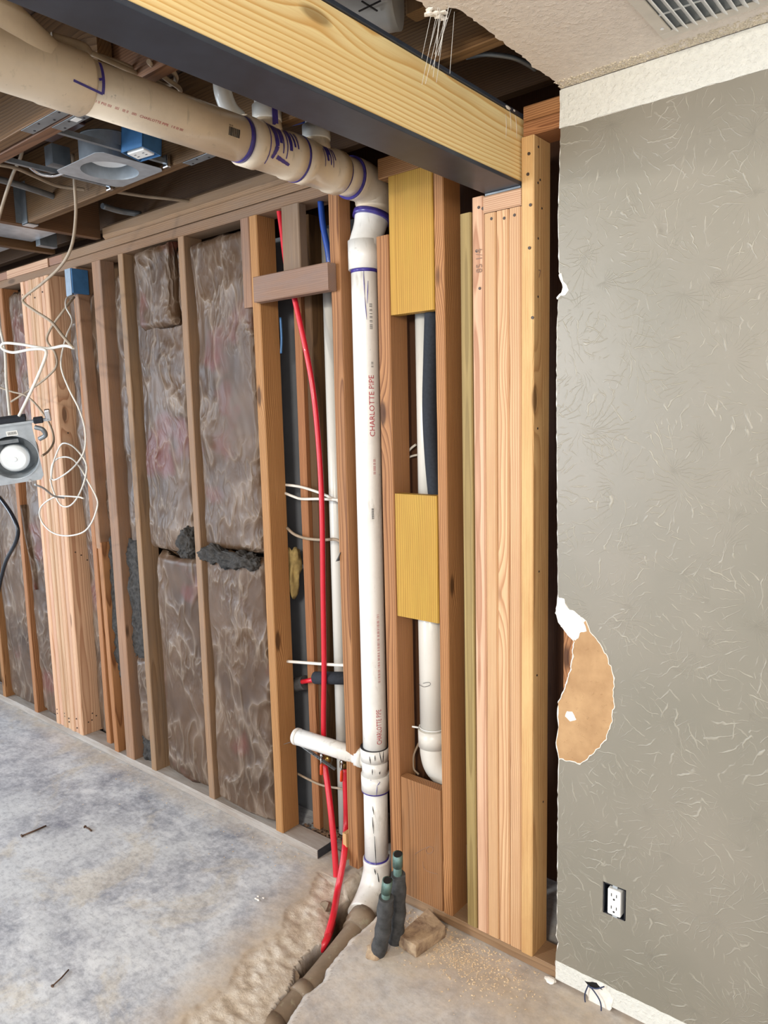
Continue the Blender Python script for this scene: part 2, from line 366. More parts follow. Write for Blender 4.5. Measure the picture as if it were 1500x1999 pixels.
def nest(o, parent):
    # parent keeping the world place (parent may be turned)
    o.parent = parent
    pm = Matrix.LocRotScale(parent.location, parent.rotation_euler, parent.scale)
    if parent.parent is not None:
        g = parent.parent; gm = Matrix.LocRotScale(g.location, g.rotation_euler, g.scale)
        pm = gm @ parent.matrix_parent_inverse @ pm
    o.matrix_parent_inverse = pm.inverted()
# ================================================================== FLOOR with the broken trench
def line_fn(pxs, ext):
    P = [atz(x, y, 0) for x, y in pxs]; P.sort(key=lambda p: -p.y)
    ys = [p.y for p in P]; xs = [p.x for p in P]
    def f(y):
        if y >= ys[0]: return xs[0]
        if y <= ys[-1]: return xs[-1]+(ys[-1]-y)*ext
        for i in range(len(ys)-1):
            if ys[i] >= y >= ys[i+1]:
                t = (ys[i]-y)/(ys[i]-ys[i+1]+1e-9); return xs[i]*(1-t)+xs[i+1]*t
    return f
holeL = line_fn([(647,1753),(640,1790),(628,1812),(593,1833),(573,1863),(570,1887),(557,1907),(530,1940),(515,1967),(500,1999)], .25)
bandL = line_fn([(632,1690),(600,1752),(563,1777),(543,1817),(503,1850),(477,1877),(450,1910),(400,1960),(362,1995)], .3)
holeR = line_fn([(765,1752),(717,1803),(683,1830),(663,1853),(640,1883),(630,1910),(593,1937),(580,1960),(557,1999)], .25)
DEPTH = .15
def floor_h(x, y):
    n1 = noise.noise(Vector((x*9, y*9, 0))); n2 = noise.noise(Vector((x*34, y*34, 3))); n3 = noise.noise(Vector((x*90, y*90, 7)))
    chip = soil = 0.0; h = .0006*n2
    if y > .10:
        if -1.86 < x < -1.50 and y < .2:
            k = min(1, (.2-y)/.05); h = -DEPTH*.5*k+.01*n2; soil = k
        return h, 0, soil
    w = .006*noise.noise(Vector((x*3, y*22, 2)))+.008*noise.noise(Vector((x*2, y*8, 4)))+.0025*noise.noise(Vector((x*4, y*60, 5)))
    L, R, B = holeL(y)+w, holeR(y)-w, bandL(y)+.03*n1+.012*n2
    if y > -.05: L = max(L, -1.86); R = -1.50; B = L-.02
    end = 1.0
    if y < -1.6: return h, 0, 0
    if L < x < R:
        d = min(x-L, R-x); k = min(1, d/.03); k = k*k*(3-2*k); h0 = -.048 if (x-L) < (R-x) else -.012
        h = h0+(-DEPTH-h0)*k+(.014*n2+.004*n3)*k; soil = min(1, d/.014)
        if y < -1.5: h *= (y+1.6)/.1
    elif B < x <= L:
        t = (x-B)/max(L-B, 1e-4); h = -.045*t**1.2-.003+(.006*n2+.006*n1+.0015*n3)*min(1, t*4); chip = min(1, t*6)
    elif R <= x < R+.02: h = -.012*(1-(x-R)/.02)+.002*n3; chip = .35
    return h, chip, soil
def axis(lo, dlo, dhi, hi, fine, coarse):
    v = []; x = lo
    while x < dlo: v.append(x); x += coarse
    x = dlo
    while x < dhi: v.append(x); x += fine
    x = dhi
    while x < hi: v.append(x); x += coarse
    v.append(hi); return v
def make_floor():
    xs = axis(-7.5, -2.3, -1.05, 3.0, .006, .07); ys = axis(-6.0, -1.05, .24, .5, .006, .07)
    verts = []; cols = []
    for y in ys:
        for x in xs:
            h, chip, soil = floor_h(x, y); verts.append((x, y, h))
            dd = 0.0
            if x > -1.6:
                dd = max(0, 1-abs(y+.12)/.42)*.8 if y > -.62 else 0
                dd = max(dd, .55*max(0, 1-abs(x-holeR(max(y, -1.5))-.12)/.3))
                dd = max(dd, .45 if (y < -.35 and x < -1.0 and y > -1.2) else 0)
            else:
                dd = max(0, 1-max(0, bandL(max(min(y, -.06), -1.5))-x)/.17)*.8
                dd = max(dd, max(0, 1-abs(y+.02)/.10)*.45)
            cols.append((min(1, dd), chip, soil, 1))
    nx = len(xs); faces = [(j*nx+i, j*nx+i+1, (j+1)*nx+i+1, (j+1)*nx+i) for j in range(len(ys)-1) for i in range(nx-1)]
    me = bpy.data.meshes.new('floor'); me.from_pydata(verts, [], faces)
    a = me.color_attributes.new('dust', 'FLOAT_COLOR', 'POINT'); a.data.foreach_set('color', [c for q in cols for c in q])
    for p in me.polygons: p.use_smooth = True
    me.materials.append(M['floor']); o = bpy.data.objects.new('floor', me); COL.objects.link(o); o['kind'] = 'structure'; return o
make_floor()
# ================================================================== SHELL
tag(MB().box(-7.5, 3, .42, .45, 0, 2.75).build('wall_back', M['darkwood']), kind='structure')
tag(MB().box(-7.5, -2.40, .145, .165, 0, 2.5).build('wall_left', M['darkwood']), kind='structure')
tag(MB().box(-7.5, 3, -6, .45, 2.70, 2.72).build('ceiling_subfloor', M['subfloor']), kind='structure')
bp = MB().box(-2.7, -1.73, .235, .25, 0, 2.34).build('grey_sheathing_panel', M['greyboard'])
tag(bp, 'dark grey sheathing panel at the back of the plumbing bay', 'panel')
# ---- right drywall
YB = -.0005; YF = -.013
def px2(pts, Y=YF): return [(at(x, y, Y).x, at(x, y, Y).z) for x, y in pts]
def rough_line(pts, step=.012, amp=.0022, seed=0):
    out = []
    for (a, b), (c, d) in zip(pts, pts[1:]):
        L = math.hypot(c-a, d-b); n = max(1, int(L/step))
        for i in range(n):
            t = i/n; q = Vector((a+(c-a)*t, b+(d-b)*t, seed)); out.append((q.x+amp*noise.noise(q*70), q.y+amp*noise.noise(q*70+Vector((9, 9, 9)))))
    out.append(pts[-1]); return out
edge_hi = [(-.897, 2.438)]+px2([(1094,255),(1092,330),(1089,420),(1091,530),(1093,538),(1099,562),(1098,575),(1090,582),(1087,640),(1086,760),(1087,900),(1088,1040),(1089,1160)])
hole = px2([(1085,1195),(1090,1215),(1108,1240),(1120,1252),(1116,1300),(1103,1340),(1094,1362)])
edge_lo = px2([(1090,1372),(1087,1395),(1090,1420),(1085,1450),(1090,1480),(1089,1560),(1088,1700),(1087,1810),(1085,1826),(1090,1840),(1085,1860),(1084,1880)])+[(-.893, .012)]
XR = 1.6
board_poly = rough_line(edge_hi+hole+edge_lo, seed=1)+[(XR, .012), (XR, 2.438)]
ob = px2([(1180,1722),(1223,1737),(1223,1800),(1180,1785)])   # outlet cut-out
ox0, ox1 = -.755, -.690; oz0, oz1 = .282, .374
def wall_layer(name, poly, y0, y1, mat, holes=(), parent=None):
    mb = MB(); mb.prism(poly, y0, y1, 'y', [[(x0, z0), (x1, z0), (x1, z1), (x0, z1)] for x0, x1, z0, z1 in holes])
    return mb.build(name, mat, parent)
wr = wall_layer('wall_right', board_poly, YF+.0012, YB, M['gypsum'], [(ox0, ox1, oz0, oz1)]); tag(wr, kind='structure')
patch_r = px2([(1134,1203),(1144,1212),(1153,1233),(1166,1248),(1181,1272),(1188,1290),(1195,1308),(1200,1340),(1198,1385),(1194,1416),(1184,1441),(1172,1458),(1155,1475),(1134,1491),(1112,1486),(1092,1482)])
skin = rough_line([(edge_hi[i][0]+.0015, edge_hi[i][1]) for i in range(1, len(edge_hi))], seed=2)+rough_line([(p[0], p[1]) for p in px2([(1090,1166),(1104,1176),(1112,1190)])]+patch_r, .006, .004, seed=3)+rough_line([(p[0]+.0015, p[1]) for p in edge_lo[5:-1]], seed=4)
zt, zb = 2.347, .068
skin_poly = [(skin[0][0], zt)]+skin[1:]+[(skin[-1][0], zb), (XR, zb), (XR, zt)]
wall_layer('paint_layer', skin_poly, YF, YF+.0011, M['wall'], [(ox0, ox1, oz0, oz1)], wr)
band = [(-.894, 2.438), (-.897, zt)]+rough_line([(-.897, zt), (XR, zt)], .02, .004, 5)[1:]+[(XR, 2.438)]
wall_layer('unpainted_band', band, YF-.0006, YF+.0006, M['band'], (), wr)
lowb = [(-.893, .014)]+[(XR, .014)]+rough_line([(XR, zb), (-.892, zb+.004)], .02, .005, 6)
wall_layer('bare_strip', lowb, YF-.0004, YF+.0004, M['band'], (), wr)
pk = px2([(1119,1242),(1148,1206)])+patch_r[2:]+px2([(1090,1470),(1086,1452),(1091,1420),(1090,1372),(1096,1362),(1105,1340),(1117,1300),(1121,1254)])
wall_layer('brown_paper', rough_line(pk+[pk[0]], .01, .002, 7)[:-1], YF+.0004, YF+.0012, M['kraft'], (), wr)
gy = px2([(1091,1166),(1100,1168),(1108,1186),(1134,1200),(1138,1212),(1146,1232),(1132,1236),(1124,1252),(1112,1243),(1098,1222),(1090,1205),(1084,1196)])
wall_layer('broken_gypsum', rough_line(gy+[gy[0]], .006, .006, 8)[:-1], YF-.0008, YF+.006, M['gypsum'], (), wr)
rim = MB(); R3 = [Vector((x, YF-.0003, z)) for x, z in rough_line(patch_r, .005, .006, 3)]
rim.tube(R3, [.0016+.0016*abs(noise.noise(p*120)) for p in R3], 6, squash=.6); rim.build('torn_rim', M['gypsum'], wr, smooth=True)
rim = MB(); R3 = [Vector((x, YF+.0004, z)) for x, z in rough_line(px2([(1121,1252),(1117,1298),(1104,1340),(1095,1362),(1090,1372)]), .005, .005, 9)]
rim.tube(R3, [.002+.002*abs(noise.noise(p*120)) for p in R3], 6, squash=.6); rim.build('torn_rim', M['gypsum'], wr, smooth=True)
bite = px2([(1092,536),(1097,533),(1100,548),(1107,556),(1110,566),(1104,576),(1096,577),(1088,584),(1087,580),(1096,572),(1099,562)])
wall_layer('broken_gypsum', rough_line(bite+[bite[0]], .005, .003, 10)[:-1], YF-.0008, YF+.004, M['gypsum'], (), wr)
chipw = px2([(1107,1388),(1118,1389),(1126,1405),(1114,1408),(1104,1398)])
wall_layer('torn_flake', rough_line(chipw+[chipw[0]], .005, .003, 11)[:-1], YF-.0005, YF+.0005, M['gypsum'], (), wr)
holep = px2([(1143,1912),(1180,1922),(1197,1950),(1192,1972),(1168,1978),(1152,1965)])
wall_layer('torn_rim', rough_line(holep+[holep[0]], .006, .006, 12)[:-1], YF-.0015, YF+.0005, M['gypsum'], (), wr)
h2 = px2([(1143,1915),(1165,1918),(1178,1932),(1165,1930),(1152,1928)])
wall_layer('dark_opening', rough_line(h2+[h2[0]], .006, .004, 13)[:-1], YF-.0022, YF-.0012, M['darkhole'], (), wr)
# crumbs at the wall foot
c = MB(); c.blob(at(1075, 1893, -.02)+Vector((0,0,.0)), .014, 2, 1.3, .8, .5, .6, 3); cb = c.build('plaster_chunk', M['gypsum']); cb.location.z = .007
tag(cb, 'white plaster chunk lying at the left foot of the painted wall', 'plaster chunk')
# ---- ceiling drywall, cut ragged along the beam
cl = [(-.885, .0), (-.897, -.004)]+[(p.x, p.y) for p in (atz(x, y, 2.44) for x, y in [(1096,170),(1072,150),(1040,130),(1030,118),(1000,95),(960,66),(925,40),(905,22),(880,14),(868,22),(842,24),(826,4)])]+[(-.955,-.66),(-.93,-.9),(-.95,-1.3),(-.93,-2.2),(-.95,-3.2),(-.93,-5.5)]
cpoly = rough_line(cl, .01, .006, 20)+[(3, -5.5), (3, 0)]
mb = MB(); mb.prism(cpoly, 2.44, 2.453, 'z'); ce = mb.build('ceiling', M['ceiling']); tag(ce, kind='structure')
mb = MB()
for i in range(2600):                                            # popcorn left where the moulding came off
    x = -.89+random.random()*1.4; y = -.016-random.random()**1.3*.042
    r = random.uniform(.0016, .0042); g = bmesh.ops.create_icosphere(mb.bm, subdivisions=1, radius=r)
    for v in g['verts']: v.co = Vector((v.co.x+x, v.co.y*1.1+y, 2.4398+v.co.z*.5))
o = mb.build('popcorn_texture', M['popcorn'], ce, smooth=True, recalc=False); o['kind'] = 'stuff'
mb = MB(); p0 = atz(868, 20, 2.438)
for i in range(13):
    a = p0+Vector((random.uniform(-.02,.02), random.uniform(-.02,.02), 0)); L = random.uniform(.05, .13)
    d = Vector((random.uniform(-.5,.1), random.uniform(-.25,.15), -1)); mb.tube([a, a+d*L*.5, a+d*L], .0005, 4)
th = mb.build('torn_fibres', M['paper'], ce)
mb = MB()
for i in range(9): mb.blob(p0+Vector((random.uniform(-.03,.02), random.uniform(-.03,.02), random.uniform(-.008, .002))), random.uniform(.004,.008), 1, 1.4, 1, .6, .8, i)
mb.build('torn_edge', M['gypsum'], ce)
# ---- vent register in the ceiling
A = atz(1258, 0, 2.44)
vx0, vx1, vy0, vy1 = -.612, -.30, -.405, -.098
vr = empty('air_vent', (-.46, -.25, 2.44), 'white metal air vent register set in the textured ceiling', 'air vent')
mb = MB(); f = .026; zt_ = 2.439; zb_ = 2.4345
mb.box(vx0, vx1, vy0, vy0+f, zb_, zt_).box(vx0, vx1, vy1-f, vy1, zb_, zt_).box(vx0, vx0+f, vy0+f, vy1-f, zb_, zt_).box(vx1-f, vx1, vy0+f, vy1-f, zb_, zt_)
mb.build('frame', M['trim'], vr, bevel=.002)
MB().box(vx0+f, vx1-f, vy0+f, vy1-f, 2.4385, 2.4398).build('backing', M['galvdark'], vr)
y = vx0+f+.008
while y < vx1-f-.006:
    mb = MB(); R = Matrix.Translation((y, (vy0+vy1)/2, 2.4345)) @ Matrix.Rotation(.7, 4, 'Y')
    mb.box(-.0085, .0085, -(vy1-vy0)/2+f, (vy1-vy0)/2-f, -.0009, .0009, R); mb.build('louver', M['white'], vr); y += .0195
for yy in (-.30, -.2): MB().box(vx0+f, vx1-f, yy, yy+.003, 2.436, 2.4385).build('cross_bar', M['white'], vr)
P = (vx0+.015, (vy1-.05)); mb = MB(); mb.tube([(P[0], P[1], 2.435), (P[0], P[1], 2.433)], .004, 10); mb.build('screw', M['chrome'], vr)
# ================================================================== OUTLET
orr = empty('wall_outlet', (-.722, -.012, .328), 'white duplex receptacle in an uncovered box low on the taupe wall', 'outlet')
mb = MB(); t_ = .0025
mb.box(ox0+.002, ox0+.005, -.012, .05, oz0+.001, oz1-.001).box(ox1-.005, ox1-.002, -.012, .05, oz0+.001, oz1-.001).box(ox0+.002, ox1-.002, -.012, .05, oz0+.001, oz0+.004).box(ox0+.002, ox1-.002, -.012, .05, oz1-.004, oz1-.001).box(ox0+.002, ox1-.002, .048, .05, oz0, oz1)
mb.build('box_shell', M['cableb'], orr)
mb = MB(); mb.box(-.739, -.702, -.019, .02, .290, .364); rc = mb.build('receptacle', M['white'], orr, bevel=.0035)
for zc in (.345, .309):
    for dx in (-.007, .007):
        mb = MB().box(-.7205+dx-.001, -.7205+dx+.001, -.0197, -.0185, zc, zc+.0085); mb.build('slot', M['ink'], rc)
    mb = MB(); mb.tube([(-.7205, -.0197, zc-.0075), (-.7205, -.0185, zc-.0075)], .0028, 10); mb.build('ground_hole', M['ink'], rc)
MB().box(-.7275, -.7135, -.0125, -.011, .366, .3755).build('mounting_ear', M['galv'], orr, bevel=.001); MB().box(-.7275, -.7135, -.0125, -.011, .2815, .289).build('mounting_ear', M['galv'], orr, bevel=.001)
# ================================================================== FRAMING
ZP, ZT = .038, 2.356
def plate(x0, x1, y0, y1, z0, z1, mat, label, g=None, name='floor_plate', cat='plate'): return board(name, x0, x1, y0, y1, z0, z1, M[mat], label, cat, g)
bpl = plate(-6.5, -1.872, .0, .089, .001, .0375, 'dustyplate', 'dusty bottom plate along the floor under the insulated stud wall')
bpr = plate(-1.50, .9, .0, .089, .001, .0375, 'oldbrown', 'dusty bottom plate under the new post studs on the right')
MB().box(-1.8719, -1.8705, .002, .087, .003, .036).build('tarred_cut_end', M['blackboard'], None)
e = bpy.data.objects['tarred_cut_end']; nest(e, bpl); e['label'] = 'blackened cut end of the plate'
board('top_plate', -1.50, -1.135, 0, .089, ZT, ZT+.060, M['old'], 'broken stub of top plate right of the drain elbow', 'plate')
board('top_plate', -6.5, -1.68, 0, .089, ZT, ZT+.037, M['oldbrown'], 'lower board of the weathered double top plate over the left studs', 'plate')
board('top_plate', -3.42, -1.68, -.002, .089, ZT+.0385, ZT+.076, M['oldbrown'], 'upper board of the weathered double top plate over the insulated bays', 'plate')
board('top_plate', -6.5, -3.425, .0, .089, ZT+.0385, ZT+.076, M['oldgrey'], 'upper top plate board at far left with scribbled marks', 'plate')
board('ledger_board', -3.05, -1.70, -.006, .083, ZT+.0775, ZT+.135, M['oldbrown'], 'round ended board lying on the left top plate below the joists', 'board', bev=.012)
board('cripple_block', -3.98, -3.55, -.006, -.0012, ZT+.034, ZT+.074, M['firpink'], 'pale thin board tacked over the plate above the built-up column', 'board')
board('top_plate', -1.005, .9, 0, .089, ZT+.0385, ZT+.076, M['old'], 'upper stub of top plate beside the beam end with a white paint spot', 'plate')
board('top_plate', -1.005, .9, 0, .089, ZT, ZT+.037, M['old'], 'lower stub of top plate resting on the tall post stud', 'plate')
def stud(x0, x1, mat, label, z0=ZP, z1=ZT, y0=0, y1=.089, g=None, lean=0, name='wall_stud', **k): return board(name, x0, x1, y0, y1, z0, z1, M[mat], label, 'stud', g, lean=lean, **k)
stud(-4.51, -4.472, 'old', 'wall stud at the far left picture edge, beside the black cable')
stud(-4.11, -4.072, 'old', 'orange wall stud between the far left insulation batts')
for i in range(7):
    x0 = -3.852+i*.0407
    s = stud(x0, x0+.0384, 'firpink', ['leftmost ply of the built-up fir column', 'second ply from the left in the built-up fir column', 'third ply from the left in the built-up fir column', 'middle ply of the built-up fir column', 'fifth ply from the left in the built-up fir column', 'sixth ply of the built-up column, next to its wide-faced ply', 'rightmost ply of the built-up fir column, broad knotty side showing'][i], y0=-.004+.003*(i % 2), y1=.140 if i == 6 else .135, g='plies of the built-up column', name='column_ply', bev=.005)
    X = x0+.02
    for z in (.08, .10, 2.28):
        if i in (0, 2, 3, 5):
            mb = MB(); zz = z+random.uniform(-.02, .02); mb.tube([(X, -.0025, zz), (X, -.0052, zz)], .0038, 8); nest(mb.build('nail_head', M['nail']), s)
    if i == 6:
        for (yy, z) in ((.03, .10), (.05, .105), (.075, .12), (.055, .14), (.03, 1.0), (.06, .98), (.09, .95), (.04, 1.6), (.1, 2.2)):
            mb = MB(); mb.tube([(x0+.038, yy, z), (x0+.0398, yy, z)], .0038, 8); nest(mb.build('nail_head', M['nail']), s)
stud(-3.40, -3.362, 'old', 'dark brown stud just right of the built-up column', y0=.03)
stud(-3.325, -3.287, 'oldgrey', 'narrow grey stud below the blue junction box', lean=-.03, z0=1.05)
sp = stud(-3.285, -3.25, 'old', 'short splintered stud piece standing right of the column', z1=1.08, lean=-.02)
stud(-3.17, -3.10, 'oldgrey', 'wide weathered grey stud with a split side, right of the splintered piece', y1=.07)
stud(-2.955, -2.917, 'oldgrey', 'slim stud left of the narrow insulation batt')
stud(-2.525, -2.487, 'oldgrey', 'slim stud between the two large insulation batts')
s1 = stud(-2.10, -2.058, 'old', 'knotty orange stud at the left of the plumbing bay')
stud(-2.148, -2.102, 'oldgrey', 'short grey cripple board nailed left of the knotty orange stud', z0=2.045)
stud(-1.714, -1.668, 'old', 'stud hanging just left of the white vertical drain pipe', z0=.04, y0=.002, y1=.06)
nt = MB().box(-1.733, -1.716, -.006, .03, .06, .16).build('wood_scrap', M['firyellow']); tag(nt, 'pale scrap of wood nailed to the foot of the stud beside the drain pipe', 'wood scrap')
br = board('nailer_board', -2.045, -1.685, -.040, -.0015, 2.050, 2.137, M['dirtyblock'], 'dirty grey-brown cross board nailed over the plumbing bay', 'board')
board('nailer_board', -1.93, -1.845, -.003, .035, 2.139, ZT-.001, M['dirtyblock'], 'short upright dirty board above the cross board, between red and blue pipes', 'board')
stud(-2.0, -1.962, 'old', 'orange stud standing behind the red pipe in the rear framing', y0=.105, y1=.194)
stud(-1.958, -1.922, 'darkwood', 'dark stud doubled on the rear orange stud behind the red pipe', y0=.12, y1=.209)
board('rear_block', -1.92, -1.70, .20, .234, 1.22, 1.37, M['darkwood'], 'brown block between rear framing behind the red pipe', 'block')
stud(-1.89, -1.80, 'greypale', 'pale strip of drywall behind the white vent pipe', y0=.20, y1=.212, name='drywall_strip', z0=.05) if False else None
tag(MB().box(-1.955, -1.86, .214, .2335, .04, 2.3).build('drywall_strip', M['greypale']), 'pale drywall strip behind the white vent pipe', 'drywall')
stud(-1.515, -1.467, 'old', 'scuffed stud right of the white drain pipe, left of the yellow blocks', z0=ZP, z1=2.19)
stud(-1.50, -1.462, 'darkwood', 'dark rear stud deep inside the narrow niche', y0=.125, y1=.21)
stud(-1.297, -1.262, 'old', 'orange stud at the right of the yellow blocks, paint streak down its front')
board('treated_block', -1.464, -1.30, .0, .034, 1.950, ZT-.001, M['treated'], 'long yellow treated block at the top of the narrow niche', 'block')
board('treated_block', -1.464, -1.30, .0, .034, 1.003, 1.400, M['treated'], 'yellow treated block in the middle of the narrow niche', 'block')
pb = board('closing_board', -1.464, -1.30, .0, .034, .0385, .455, M['plank'], 'brown wide board closing the foot of the niche, pencil squiggle', 'board')
stud(-1.206, -1.170, 'green', 'greenish treated stud between the niche stud and the new post', y0=.0, z1=2.20)
jl = ['leftmost jack stud of the new post, pencilled measurement near its top', 'second jack stud of the new post, under the short header block', 'third jack stud of the new post with a large round knot', 'fourth jack stud of the new post, beside the tall corner stud']
mats = ['firpink', 'fir', 'fir', 'fir']
JX = [-1.1665, -1.1275, -1.0885, -1.0495]
jk = []
for i in range(4):
    x0 = JX[i]; jk.append(stud(x0, x0+.0374, mats[i], jl[i], z1=2.236 if i == 0 else 2.186, y0=-.001*(i % 2), g='jack studs of the new post', name='jack_stud', bev=.004))
kg = stud(-1.010, -.9725, 'firyellow', 'tall yellow-edged corner stud beside the beam end', name='king_stud', z1=ZT-.001, y0=-.004)
hb = board('bearing_block', -1.1275, -1.0115, -.002, .088, 2.188, 2.232, M['firpink'], 'short horizontal bearing block under the black beam', 'block')
sh = MB().box(-1.122, -1.013, -.002, .088, 2.2325, 2.2375).build('steel_shim', M['galvdark']); tag(sh, 'thin grey steel shim between beam and bearing block', 'shim')
nails(jk[0], [(935,405),(943,407),(931,490),(937,563)]); nails(jk[1], [(960,427)]); nails(jk[2], [(985,426)]); nails(jk[3], [(1005,420)])
nails(hb, [(964,397),(991,399),(1008,389)]); nails(kg, [(1034,484),(1033,300),(1031,340),(1036,400),(1040,620)], Y=-.0045)
for z, yy in ((2.33, .02), (2.25, .03), (2.24, .018), (2.1, .02), (2.18, .04), (1.95, .02), (1.6, .02), (1.2, .03), (.9, .02), (.5, .06)):
    mb = MB(); mb.tube([(-.9735, yy, z), (-.9718, yy, z)], .0032, 8); nest(mb.build('nail_head', M['nail']), kg)
stud(-.883, -.845, 'old', 'orange stud glimpsed through the hole in the painted drywall', y0=.001)
# pencilled figures
def text_mesh(s, size):
    cu = bpy.data.curves.new('writing', 'FONT'); cu.body = s; cu.size = size; cu.resolution_u = 2
    o = bpy.data.objects.new('writing', cu); COL.objects.link(o); dg = bpy.context.evaluated_depsgraph_get(); dg.update()
    me = bpy.data.meshes.new_from_object(o.evaluated_get(dg)); bpy.data.objects.remove(o); return me
def flat_text(s, size, origin, ux, uy, mat, parent, name='writing', thick=None, sx=1.0):
    me = text_mesh(s, size); ux = Vector(ux).normalized(); uy = Vector(uy).normalized()
    for v in me.vertices: v.co = Vector(origin)+ux*v.co.x*sx+uy*v.co.y
    me.materials.clear(); me.materials.append(mat); o = bpy.data.objects.new(name, me); COL.objects.link(o); nest(o, parent) if parent else None
    return o
flat_text('85 1/4', .027, at(941, 532, -.0022), (0, 0, 1), (-1, 0, 0), M['pencil'], jk[0], sx=.95)
for p0_, s_, z_ in ((1063, 'HF', 480), (1063, 'STUD', 500), (1063, 'KD', 486)):
    P = Vector((-.9717, .028, 2.09)) if s_ == 'HF' else (Vector((-.9717, .022, 2.075)) if s_ == 'STUD' else Vector((-.9717, .05, 2.105)))
flat_text('7', .03, (-.9716, .02, 2.00), (0, 1, 0), (0, 0, 1), M['pencil'], kg)
def squiggle(parent, pts, Y, r=.0007, mat='pencil', name='pencil_mark'):
    mb = MB(); mb.tube(spline([at(x, y, Y) for x, y in pts], 5), r, 5); nest(mb.build(name, M[mat]), parent)
squiggle(pb, [(810,1668),(822,1660),(838,1653),(846,1656),(844,1664),(836,1666),(832,1660),(838,1652)], -.0008)
squiggle(pb, [(826,1682),(827,1692),(834,1700),(845,1704),(854,1706)], -.0008)
mb = MB()
for k, x in enumerate((888, 896, 903)):
    pass
mb.bm.free()
# ================================================================== BEAM
BX0, BX1, BZ0, BZ1 = -1.124, -1.0125, 2.2385, 2.419
YE = -5.2
bm_ = empty('steel_beam', (-1.07, -1.2, BZ0), 'long black steel beam packed with bright yellow pine, resting on the new post', 'beam')
MB().box(BX0, BX1, YE, .086, BZ0, BZ0+.010).build('bottom_flange', M['steel'], bm_, bevel=.0015)
MB().box(BX0, BX1, YE, .086, BZ1-.010, BZ1).build('top_flange', M['steel'], bm_, bevel=.0015)
MB().box(-1.071, -1.065, YE, .086, BZ0+.010, BZ1-.010).build('web', M['steel'], bm_)
o = board('wood_packing', -1.0645, BX1-.003, YE, .084, BZ0+.0105, BZ1-.0105, M['beam'], parent=None, bev=.002, rnd=0); nest(o, bm_); o['label'] = 'bright yellow pine filling the right side of the beam'
o = board('wood_packing', BX0+.003, -1.0715, YE, .084, BZ0+.0105, BZ1-.0105, M['beam'], parent=None, bev=.002, rnd=0); nest(o, bm_)
def smear(pts, mat, parent, X=-1.0115, r=.0016):
    mb = MB()
    for a, b in pts:
        P = []
        for (x, y) in (a, b):
            d = ray(x, y); P.append(CAM+d*((X-CAM.x)/d.x))
        mb.tube([P[0], (P[0]+P[1])/2+Vector((0, .003, 0)), P[1]], [r*.6, r, r*.3], 6, squash=.3)
    nest(mb.build('paint_smear', M[mat]), parent)
smear([((988,222),(988,270)), ((995,208),(998,255)), ((1007,225),(1009,270))], 'trim', bm_, X=-1.0152)
mb = MB(); mb.blob((BX1-.001, -.065, BZ1-.006), .010, 2, .2, 1.5, .5, .5, 2).blob((BX1-.001, -.035, BZ1-.005), .008, 2, .2, 1, .5, .5, 5); mb.build('paint_spot', M['trim'], bm_, smooth=True)
# ================================================================== JOISTS
def joist(y, x0, x1, mat, label, z1=2.695, z0=2.441, cat='joist'): return board('floor_joist', x0, x1, y, y+.038, z0, z1, M[mat], label, cat, None, bev=.002, rnd=.001)
j1 = joist(-.338, -3.075, 1.6, 'joist', 'ceiling joist nearest the stud wall, behind the recessed light')
j2 = joist(-.744, -3.075, 1.6, 'joist', 'second ceiling joist from the wall, crossing above the drain pipe')
j3 = joist(-.79, -3.075, -1.70, 'joist', 'sister joist doubled on the second ceiling joist, at upper left')
j4 = joist(-1.15, -3.075, 1.6, 'joist', 'third ceiling joist from the wall, high above the pipe branch')
for k in (1, 2, 3, 4): pass
board('header_joist', -3.115, -3.077, -2.6, .0, 2.441, 2.695, M['joist'], 'header joist running out from the wall, carrying the joist hanger', 'joist', bev=.002)
board('header_joist', -3.52, -3.482, -2.6, .0, 2.441, 2.60, M['darkwood'], 'dark header beyond the sheet metal duct at far left', 'joist', bev=.002)
board('rim_board', -6.5, 1.6, .05, .088, 2.5, 2.695, M['darkwood'], 'dark rim board on top of the wall behind the joists', 'board', bev=.002)
board('blocking', -.99, -.86, -.52, -.482, 2.455, 2.66, M['joist'], 'light short block beside the white duct above the torn ceiling', 'block')
# strap plates on joist undersides
def strap(c, dx, dy, label, mark=False):
    e_ = empty('strap_plate', c, label, 'strap plate', 'galvanised strap plates on the joists')
    MB().box(c[0]-dx/2, c[0]+dx/2, c[1]-dy/2, c[1]+dy/2, c[2]-.0016, c[2]).build('plate', M['galvdark'], e_, bevel=.0006)
    for i in range(4):
        mb = MB(); x = c[0]-dx/2+dx*(i+.5)/4; y_ = c[1]+(-1)**i*dy*.22; mb.tube([(x, y_, c[2]-.0014), (x, y_, c[2]-.0026)], .0035, 8); mb.build('nail_head', M['ink'], e_)
    if mark: MB().box(c[0]-.015, c[0]+.015, c[1]-.009, c[1]+.009, c[2]-.0022, c[2]-.0016).build('sticker', M['paper'], e_)
strap((-2.00, -.771, 2.4398), .22, .034, 'grey strap plate under the doubled joist, nearest the pipe')
strap((-1.93, -.725, 2.4398), .20, .034, 'grey strap plate with a small white sticker under the second joist', True)
strap((-1.93, -.319, 2.4398), .16, .034, 'grey strap plate under the first joist, right of the blue outlet box')
# joist hanger
hg = empty('joist_hanger', (-3.07, -.319, 2.44), 'dark metal joist hanger where the first joist meets the header', 'joist hanger')
MB().box(-3.0755, -3.03, -.3415, -.3385, 2.437, 2.60).box(-3.0755, -3.03, -.2995, -.2965, 2.437, 2.60).build('side_plate', M['galvdark'], hg)
MB().box(-3.0755, -3.03, -.3415, -.2965, 2.4365, 2.4398).build('seat', M['galv'], hg)
MB().box(-3.0765, -3.074, -.365, -.3415, 2.445, 2.60).build('face_flange', M['galvdark'], hg)
